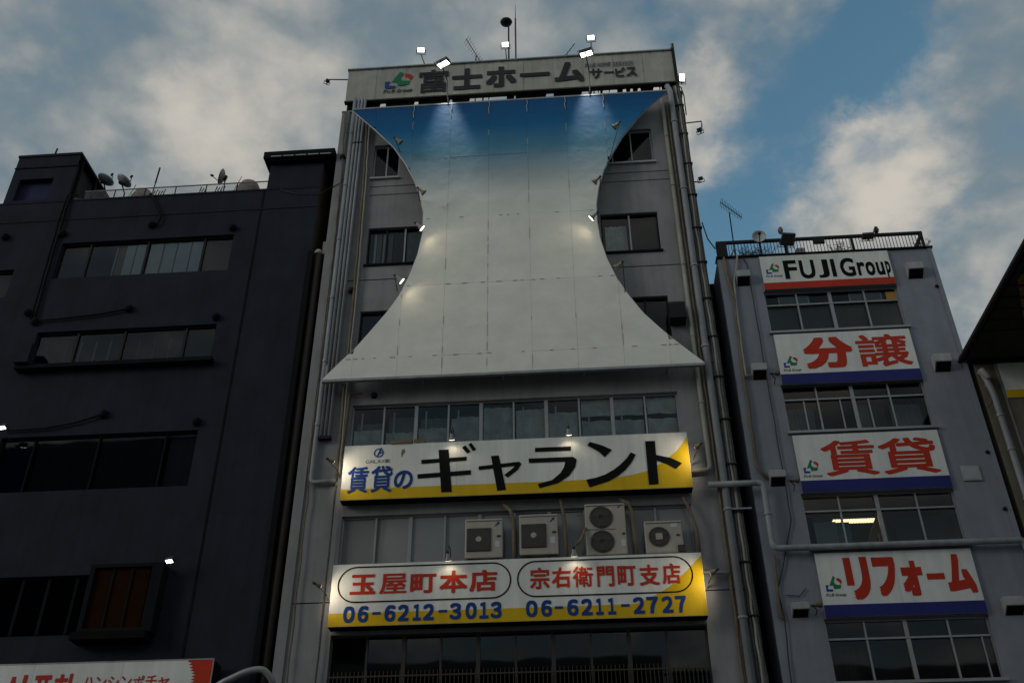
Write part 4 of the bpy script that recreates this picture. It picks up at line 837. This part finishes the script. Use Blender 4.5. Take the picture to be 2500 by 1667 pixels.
yagi((5.21, 24.35, 20.48), (5.25, 24.3, 22.5), (5.02, 24.3, 22.95), (5.62, 24.3, 22.25), 14, .24, 'comb-like antenna on a mast over the right roof')
def weed(x, y, z, n, label):
    t = thing('weed', (x, y, z), label, 'plant', 'weeds on the right roof'); st = MB(); lf = MB()
    for k in range(n):
        dx, h = random.uniform(-.4, .4), random.uniform(.15, .42); p0 = Vector((x+dx*.5, y+random.uniform(-.04, .04), z)); p1 = p0+Vector((dx*.4, 0, h)); st.tube([p0, (p0+p1)/2+Vector((random.uniform(-.03, .03), 0, 0)), p1], .006, 4)
        for j in range(5):
            c = p0+(p1-p0)*(.3+.17*j); s = random.choice((-1, 1)); lf.quad(tuple(c), tuple(c+Vector((s*.05, .01, .03))), tuple(c+Vector((s*.1, 0, .02+random.uniform(0, .04)))), tuple(c+Vector((s*.05, -.01, -.01))))
    st.build('stem', 'plant', t); lf.build('leaves', 'plant', t)
weed(5.55, 24.06, 20.49, 16, 'tangled weeds at the left end of the right roof'); weed(8.3, 24.06, 20.49, 10, 'dry weeds before the middle of the right roof railing'); weed(6.15, 24.06, 20.49, 8, 'weeds below the white dish on the right roof'); weed(10.7, 24.06, 20.49, 6, 'small weeds at the right corner of the right roof')

# ================================================================== dark building on the left
lb = thing('apartment_building', (-14, 24, 0), 'dark navy apartment building on the left with long window bands', 'building')
LX0, LX1, LZ = -24.0, -7.98, 24.36
LW = [(-16.30, -10.60, 21.0, 22.45), (-16.20, -10.60, 17.64, 18.93), (-16.28, -10.55, 13.55, 15.28), (-16.3, -12.58, 9.52, 11.10), (-19.6, -17.64, 20.36, 21.46), (-19.6, -17.64, 17.0, 18.1)]
wf = shell(wall_front(LX0, LX1, 0, LZ, LW, YF, .14), LX0, LX1, YF, 33, 0, LZ); wf.build('wall', 'wall_navy', lb)
MB().quad((LX1+.003, 24.003, 0), (LX1+.003, 33, 0), (LX1+.003, 33, LZ), (LX1+.003, 24.003, LZ)).build('side_wall', 'wall_brown', lb)
for z in (23.46, 24.30): MB().box(LX0, LX1-.01, YF-.02, YF-.002, z-.02, z+.02).build('string_course', 'wall_navy', lb)
MB().box(-9.88, -9.82, YF-.015, YF-.003, 0, LZ-.1).build('joint_cover', 'ledge_dark', lb)
w = window(lb, *LW[0], YF, [-15.34, -13.43, -11.56], fm='frame_dark', gm='glass', mw=.07, depth=.9)
curtain(w, -15.3, -14.54, 21.05, 22.38, YF+.24, 'curtain_blue', .5, .01); curtain(w, -16.24, -15.4, 21.05, 22.38, YF+.34, 'curtain_blue', .5, .01); curtain(w, -11.52, -10.66, 21.05, 22.38, YF+.3, 'curtain_blue', .5, .01); curtain(w, -14.47, -14.22, 21.05, 22.38, YF+.29, 'curtain_pink', .2, .012)
for a, b in ((-14.53, -14.49), (-14.20, -14.17)): MB().box(a, b, YF+.25, YF+.28, 21.04, 22.38).build('curtain_edge', 'curtain_pale', w)
for a, b in ((-14.16, -13.86), (-13.83, -13.46), (-13.38, -12.95), (-12.92, -12.50), (-12.47, -12.03), (-12.00, -11.62)): curtain(w, a, b, 21.05, 22.38, YF+.205, 'curtain_pale', .42, .008)
for a in (-13.845, -12.935, -12.485, -12.015): MB().box(a-.02, a+.02, YF+.188, YF+.195, 21.05, 22.38).build('curtain_seam', 'curtain_pink', w)
w = window(lb, *LW[1], YF, [-14.92, -13.45, -11.54], fm='frame_dark', gm='glass_navy', mw=.07, depth=.9)
curtain(w, -16.1, -14.95, 17.7, 18.86, YF+.3, 'curtain_blue', .4, .015); curtain(w, -14.88, -13.5, 17.7, 18.7, YF+.32, 'curtain_dim', .4, .02); curtain(w, -13.4, -11.6, 17.7, 18.8, YF+.34, 'curtain_blue', .5, .02); curtain(w, -11.5, -10.66, 17.7, 18.86, YF+.3, 'curtain_dim', .4, .02)
for x, m in ((-15.25, 'curtain_grey'), (-14.8, 'curtain_pale'), (-14.33, 'curtain_pale'), (-13.88, 'curtain_pale'), (-12.98, 'curtain_grey'), (-12.5, 'curtain_grey'), (-12.03, 'curtain_grey')):
    MB().box(x-.025, x+.025, YF+.185, YF+.2, 17.72, 18.62).build('light_strip', m, w)
MB().box(-16.42, -10.46, YF-.26, YF+.02, 17.47, 17.60).build('ledge', 'ledge_dark', lb)
solo(MB().box(-16.42, -16.0, 23.62, 23.96, 17.62, 18.28), 'air_conditioner', 'wall_navy', 'grey box unit at the left end of the navy ledge', 'air conditioner')
w = window(lb, *LW[2], YF, [-15.3, -13.41, -11.48], fm='ledge_dark', gm='glass_navy', mw=.05, depth=.8)
curtain(w, -15.25, -13.45, 13.6, 15.2, YF+.26, 'curtain_brown', .4, .02); curtain(w, -13.38, -11.52, 13.6, 15.2, YF+.28, 'curtain_brown', .5, .02); curtain(w, -16.2, -15.35, 13.6, 15.2, YF+.3, 'curtain_blue', .5, .02); curtain(w, -11.42, -10.6, 13.6, 15.2, YF+.3, 'curtain_pink', .4, .02)
w = window(lb, *LW[3], YF, [-15.2, -14.5, -13.8, -13.05], fm='ledge_dark', gm='glass_dark', mw=.08, depth=.6)
for a, b in ((-15.1, -14.6), (-14.4, -13.9), (-13.7, -13.15), (-12.98, -12.64)): MB().box(a, b, YF+.24, YF+.26, 9.6, 11.0).build('paper_screen', 'olive_screen', w)
window(lb, *LW[4], YF, [-18.6], fm='frame_dark', gm='glass_navy'); window(lb, *LW[5], YF, [-18.6], fm='frame_dark', gm='glass_navy')
# projecting bay with orange screens
bay = MB().box(-12.52, -10.62, 23.62, 23.998, 11.13, 11.22).box(-12.52, -10.62, 23.62, 23.998, 9.45, 9.56).box(-12.52, -12.40, 23.62, 23.998, 9.561, 11.129).box(-10.90, -10.62, 23.62, 23.998, 9.561, 11.129).build('bay_window', 'ledge_dark', lb)
for k in range(3): x = -12.39+k*.495; MB().box(x, x+.44, 23.70, 23.72, 9.57, 11.12).build('screen', 'orange_screen', bay)
for k in range(2): x = -11.945+k*.495; MB().box(x+.005, x+.055, 23.66, 23.73, 9.565, 11.125).build('stile', 'ledge_dark', bay)
MB().box(-12.6, -10.70, 23.5, 23.998, 9.25, 9.44).build('ledge', 'dark_gap', lb)
# roof huts
h1 = thing('stair_hut', (-17.75, 24, 24.4), 'dark stair hut at the left end of the navy roof', 'rooftop hut')
x0, x1, z0, z1 = -18.86, -16.64, 24.372, 26.46
hw = wall_front(x0, x1, z0, z1, [(-18.55, -17.35, 24.45, 25.42)], 24.004, .2); hw.build('wall', 'wall_navy', h1)
MB().box(-18.55, -17.35, 24.2, 24.23, 24.45, 25.42).build('shutter', 'curtain_blue', h1)
MB().quad((x0, 28.5, z0), (x0, 24.006, z0), (x0, 24.006, z1), (x0, 28.5, z1)).build('side_wall', 'wall_navy', h1)
MB().box(x0-.03, x1+.03, 23.97, 28.5, z1+.002, z1+.10).build('roof', 'wall_navy', h1)
MB().box(x0-.02, x1+.02, 23.978, 24.0, 25.92, 25.97).build('string_course', 'ledge_dark', h1)
MB().box(x0, x1+.01, 28.5, 28.6, z0, z1).build('rear_wall', 'soffit', h1); MB().box(-16.9, -16.86, 24.21, 28.49, z0, z1).build('inner_wall', 'soffit', h1)
for y in (24.26, 25.3, 26.4, 27.5): MB().box(x1-.10, x1-.002, y, y+.1, z0, z1).build('side_post', 'ledge_dark', h1)
MB().tube([(x1-.05, 24.3, z0+.3), (x1-.05, 26.4, z1-.1)], .05, 6).build('brace', 'wall_beige', h1); MB().box(x1-.2, x1-.1, 25.4, 25.7, 25.55, 25.7).build('lamp_box', 'hood', h1)
h2 = thing('lift_hut', (-8.9, 24, 24.4), 'dark hut with a flat overhanging roof beside the tall building', 'rooftop hut')
MB().box(-9.79, LX1-.002, 24.004, 27, 24.372, 25.42).build('wall', 'wall_navy', h2); MB().box(LX1, LX1+.004, 24.01, 27, 24.372, 25.42).build('side_wall', 'wall_brown', h2)
MB().box(-9.98, -7.56, 23.72, 27.2, 25.50, 25.78).build('roof', 'ledge_dark', h2); MB().prism([(-9.95, 25.498), (-7.60, 25.498), (-7.9, 25.422), (-9.75, 25.422)], 23.80, 27.1).build('eave', 'dark_gap', h2)
for k in range(5): x = -9.72+k*.42; MB().box(x, x+.36, 23.712, 23.718, 25.53, 25.57).build('eave_vent', 'hood', h2)
# roof fence of wire mesh
rfz = LZ+.02; fn = thing('roof_fence', (-12.9, 24.2, LZ), 'low wire mesh fence along the navy roof edge', 'fence'); FX0, FX1 = -16.2, -9.85
MB().tube([(FX0, 24.2, LZ+.52), (FX1, 24.2, LZ+.52)], .022, 6).build('top_rail', 'galv', fn)
for k in range(7): x = FX0+k*(FX1-FX0)/6; MB().tube([(x, 24.2, LZ), (x, 24.2, LZ+.52)], .022, 6).build('post', 'frame_dark', fn)
mb = MB(); k = 0; x = FX0
while x < FX1-.5: mb.box(x, x+.005, 24.198, 24.203, LZ, LZ+.5); x += .055
for k in range(9): mb.box(FX0, FX1, 24.197, 24.202, LZ+.03+k*.055, LZ+.035+k*.055)
mb.build('wire_mesh', 'galv', fn)
dish((-16.0, 24.8, 25.95), (-15.7, 24.9, 26.95), .30, [(-15.95, 24.95, 25.5), (-15.95, 24.95, LZ)], 'grey satellite dish nearest the stair hut, seen from below')
dish((-15.32, 24.8, 25.85), (-14.87, 24.95, 26.75), .30, [(-15.25, 24.95, 25.4), (-15.25, 24.95, LZ)], 'grey satellite dish second from the stair hut')
dish((-11.78, 24.8, 25.78), (-16.5, 23.5, 26.9), .30, [(-11.66, 24.85, 25.4), (-11.66, 24.85, LZ)], 'satellite dish seen edge-on in the middle of the navy roof', 'hood')
def tank(x, y, r, h, label):
    t = thing('water_tank', (x, y, LZ), label, 'water tank', 'tanks on the navy roof')
    MB().lathe([(r, 0), (r, h*.62), (r*1.05, h*.66), (r*.98, h*.74), (r*.7, h*.93), (.06, h)], (x, y, LZ+.001), (0, 0, 1), 22).build('body', 'tank', t, True); MB().lathe([(r*1.03, h*.28), (r*1.03, h*.33)], (x, y, LZ), (0, 0, 1), 22).build('hoop', 'rust_red', t)
    MB().tube([(x-r*.9, y-.2, LZ), (x-r*.95, y-.3, LZ+h*.6), (x-r*.5, y-.3, LZ+h*1.02)], .012, 5).build('strap', 'cable_black', t)
tank(-14.75, 25.3, .40, 1.45, 'small rusty round tank left of the middle of the navy roof'); tank(-10.95, 25.3, .44, 1.55, 'rusty round tank beside the flat-roofed hut')
for p, q, lbx in (((-18.0, 24.5, 26.56), (-17.95, 24.5, 27.35), 'thin black rod on top of the stair hut'), ((-14.0, 24.5, LZ), (-13.95, 24.5, 26.1), 'thin black rod on the navy roof between the dishes')):
    t = thing('rod_antenna', p, lbx, 'antenna', 'rooftop antennas'); P, Q = Vector(p), Vector(q); MB().tube([P, P+(Q-P)*.6], .022, 6).build('mast', 'frame_dark', t); MB().tube([P+(Q-P)*.6, Q], .032, 6).build('tip', 'frame_dark', t)
for x, n in ((-15.95, 3), (-13.85, 5), (-12.25, 3), (-11.7, 4)):
    t = thing('pipe_stubs', (x, 24.3, LZ), 'cluster of black pipe stubs on the navy roof near %s' % {-15.95: 'the stair hut', -13.85: 'the thin rod', -12.25: 'the middle', -11.7: 'the edge-on dish'}[x], 'pipe')
    for k in range(n): MB().tube([(x+k*.09, 24.3, LZ), (x+k*.09+.03, 24.28, LZ+.25+.1*random.random()), (x+k*.09+.10, 24.22, LZ+.36+.1*random.random())], .018, 5).build('stub', 'frame_dark', t)
# vents, cables and lamps on the dark wall
vents = [(-18.31, 22.83, 'far left, above the edge window'), (-16.37, 22.83, 'above the left end of the top window band'), (-13.41, 23.0, 'below the roof cable'), (-10.67, 22.69, 'above the right end of the top window band'), (-16.68, 19.68, 'beside the vertical cables'), (-16.36, 19.31, 'at the foot of the vertical cables'), (-13.46, 19.63, 'ending the slanting cable between window bands'), (-10.65, 19.16, 'right, above the second window band'), (-13.41, 15.9, 'above the third window band, in the middle'), (-10.62, 15.52, 'above the right end of the third window band')]
for x, z, nm in vents:
    t = thing('wall_vent', (x, 23.98, z), 'round navy wall vent %s' % nm, 'vent', 'round vents on the navy wall')
    MB().lathe([(.12, 0), (.13, .05), (.12, .10), (.06, .15), (.02, .16)], (x, 23.995, z), (0, -1, 0), 14).build('cap', 'ledge_dark', t, True); MB().lathe([(.15, .0), (.15, .012)], (x, 23.997, z), (0, -1, 0), 14).build('flange', 'wall_navy', t)
G3 = 'cables on the navy wall'
for x, nm in ((-16.62, 'left'), (-16.50, 'right')):
    hose([(x+.05, 24.2, 24.75), (x, 23.93, 24.5), (x+.02, 23.93, 22.0), (x+.12, 23.93, 19.4)], .03, 'ledge_dark', '%s of two dark cables hanging from the stair hut' % nm, 'cable', 'cable', G3, wob=.02)
hose([(-16.36, 23.93, 19.33), (-15.5, 23.93, 19.36), (-14.3, 23.93, 19.46), (-13.5, 23.93, 19.6)], .03, 'ledge_dark', 'dark cable slanting across the wall above the second window band', 'cable', 'cable', G3)
hose([(-16.2, 23.93, 15.48), (-15.0, 23.93, 15.5), (-14.1, 23.93, 15.66), (-13.45, 23.93, 15.88)], .028, 'ledge_dark', 'dark cable slanting across the wall above the third window band', 'cable', 'cable', G3)
hose([(-13.85, 24.1, 24.45), (-13.7, 23.92, 24.36), (-13.15, 23.92, 23.3), (-13.2, 23.92, 23.0), (-13.38, 23.92, 23.02)], .028, 'ledge_dark', 'dark cable hooking down from the navy roof to a vent', 'cable', 'cable', G3)
hose([(-9.3, 23.97, 24.25), (-8.7, 23.97, 24.0), (-7.95, 23.96, 23.95), (-7.3, 23.92, 24.35), (-6.9, 23.85, 24.9)], .012, 'cable_black', 'thin wire strung from the navy wall to the conduits', 'cable', 'cable', G3)
flood((-16.05, 23.55, 15.36), (-16.8, 20.0, 8), [(-16.0, 23.8, 15.2), (-16.0, 23.99, 15.2)], 'small lit lamp at the far left of the navy wall', .11, .06, lit=True)
flood((-10.45, 23.55, 11.21), (-11.4, 20.0, 5), [(-10.42, 23.8, 11.05), (-10.42, 23.99, 11.05)], 'small lit lamp on the navy wall beside the orange bay window', .11, .06, lit=True)
t = thing('drain_duct', (-7.8, 24.05, 0), 'tall dark brown duct in the gap beside the navy building', 'duct')
MB().box(-8.06, -7.90, 23.93, 23.998, 0, 21.55).build('flashing', 'ledge_dark', t); MB().tube([(-7.76, 24.12, 0), (-7.76, 24.12, 21.5)], .11, 12).build('tube', 'duct_brown', t, True); MB().lathe([(.13, 0), (.13, .1), (.08, .18), (.02, .2)], (-7.78, 24.12, 21.5), (0, 0, 1), 12).build('cap', 'hood', t, True)
solo(MB().box(-7.70, -7.56, 24.2, 24.5, 21.6, 22.1), 'junction_box', 'pipe_beige', 'pale box in the gap beside the brown duct', 'box')
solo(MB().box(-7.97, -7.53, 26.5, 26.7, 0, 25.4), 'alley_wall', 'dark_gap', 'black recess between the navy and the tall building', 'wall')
# restaurant sign at the lower left edge
t = thing('restaurant_sign', (-13, 23.3, 7.0), 'white and red sign with red Korean letters at the lower left', 'sign')
MB().box(-17.5, -8.79, 23.31, 23.9, 7.0, 8.61).build('cabinet', 'ledge_dark', t)
for k in range(4): a = -17.5+k*2.1775; MB().box(a+.003, a+2.1745, 23.292, 23.308, 7.0, 8.60).build('face_panel', 'white_sign', t)
jag = [(-8.79, 8.60), (-9.38, 8.60)]; z = 8.60; x = -9.38
while z > 7.05:
    z -= .035; x += random.uniform(-.005, .035) if z > 8.0 else random.uniform(-.03, .03); jag.append((x+(.06 if len(jag) % 2 else -.03), z))
jag.append((-8.79, z)); outlines([jag], 'red_paint', 23.288, t, 'red_brush_edge')
lettering([('한', -14.62, -13.93, 7.72, 8.36), ('신', -13.80, -13.24, 7.72, 8.36), ('포', -13.10, -12.62, 7.72, 8.34), ('차', -12.58, -12.06, 7.72, 8.36)], 'red_paint', 23.286, t, .035)
jp = 'ハンシンポチャ'; lettering([(c, -11.87+k*.305, -11.87+k*.305+.265, 7.98, 8.27 if c != 'ャ' else 8.22) for k, c in enumerate(jp)], 'red_paint', 23.286, t, .012)
MB().box(-17.5, -8.77, 23.285, 23.32, 8.602, 8.63).build('top_trim', 'galv', t); MB().box(-8.788, -8.765, 23.285, 23.315, 7.0, 8.60).build('end_trim', 'galv', t)
pipe([(-8.75, 22.9, 7.6), (-8.3, 22.6, 7.83), (-7.65, 22.5, 8.08), (-7.28, 22.5, 8.12), (-7.08, 22.6, 7.9), (-7.02, 22.9, 7.3), (-7.02, 23.9, 7.0)], .075, 'galv', 'bent shiny steel pipe at the bottom before the gap', group='street pipes')

# ================================================================== building at the far right
fr = thing('corner_building', (15, 24, 0), 'beige building at the right edge under a dark canopy', 'building')
wf = shell(wall_front(11.1, 20, 0, 16.38, [], YF, .1), 11.1, 20, YF, 32, 0, 16.38); wf.build('wall', 'wall_beige', fr)
MB().box(11.62, 11.68, YF-.03, YF-.002, 0, 16.3).build('joint_cover', 'wall_grey', fr)
MB().box(10.80, 20, 17.2, 32, 16.40, 16.50).build('canopy', 'soffit', fr); MB().box(10.78, 10.86, 17.2, 23.99, 16.36, 16.399).build('canopy_edge', 'ledge_dark', fr)
MB().box(11.1, 20, 23.9, 23.998, 16.28, 16.375).build('eave_trim', 'frame_dark', fr)
for k in range(11): MB().box(10.9, 20, 22.5-k*.5, 22.56-k*.5, 16.372, 16.398).build('soffit_batten', 'soffit', fr)
MB().tube([(10.77, 17.2, 16.47), (10.77, 23.95, 16.47)], .06, 8).build('gutter', 'frame_brown', fr)
gp = MB().prism_x([(19.6, 16.385), (22.6, 16.385), (22.6, 16.399), (19.6, 16.399)], 12.0, 14.5)
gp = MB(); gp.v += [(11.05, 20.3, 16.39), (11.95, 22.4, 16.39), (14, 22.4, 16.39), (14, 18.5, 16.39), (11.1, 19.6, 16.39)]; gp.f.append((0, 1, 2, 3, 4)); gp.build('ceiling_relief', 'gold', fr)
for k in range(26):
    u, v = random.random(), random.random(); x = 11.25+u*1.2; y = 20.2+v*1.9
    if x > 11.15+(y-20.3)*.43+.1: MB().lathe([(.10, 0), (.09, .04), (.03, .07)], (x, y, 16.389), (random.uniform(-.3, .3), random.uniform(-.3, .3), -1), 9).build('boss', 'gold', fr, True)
ps = thing('wall_poster', (12.4, 23.97, 15.2), 'white poster with a yellow base at the right edge', 'poster'); MB().box(11.70, 13.2, 23.96, 23.998, 15.18, 16.27).build('sheet', 'white_sign', ps); MB().box(11.70, 13.2, 23.953, 23.9585, 15.182, 15.42).build('yellow_base', 'yellow_paint', ps)
pipe([(11.14, 23.9, 16.0), (11.2, 23.85, 15.9), (11.30, 23.85, 15.3), (11.32, 23.88, 15.1), (11.32, 23.88, .05)], .085, 'pipe_grey', 'grey downpipe at the right edge below the canopy', [(11.32, 23.88, z) for z in (14.6, 13.6, 12.2)], group='pipes on the beige building')
t = thing('security_camera', (11.25, 23.85, 15.75), 'pale bulky camera housing on the downpipe under the canopy', 'camera'); MB().lathe([(.07, 0), (.085, .05), (.085, .3), (.05, .34)], (11.12, 23.75, 15.98), (.45, 0, -.9), 12).build('body', 'hood', t, True); MB().box(11.2, 11.32, 23.8, 23.99, 15.55, 15.62).build('bracket', 'galv', t)
hose([(11.1, 23.95, 14.9), (11.2, 23.9, 15.0), (11.32, 23.86, 15.2)], .012, 'cable_black', 'thin black wire beside the right edge downpipe', 'cable', 'cable', 'pipes on the beige building')
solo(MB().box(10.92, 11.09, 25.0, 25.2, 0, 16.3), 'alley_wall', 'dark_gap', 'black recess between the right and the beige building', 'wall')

for o in bpy.data.objects:
    if '_base' in o: del o['_base']
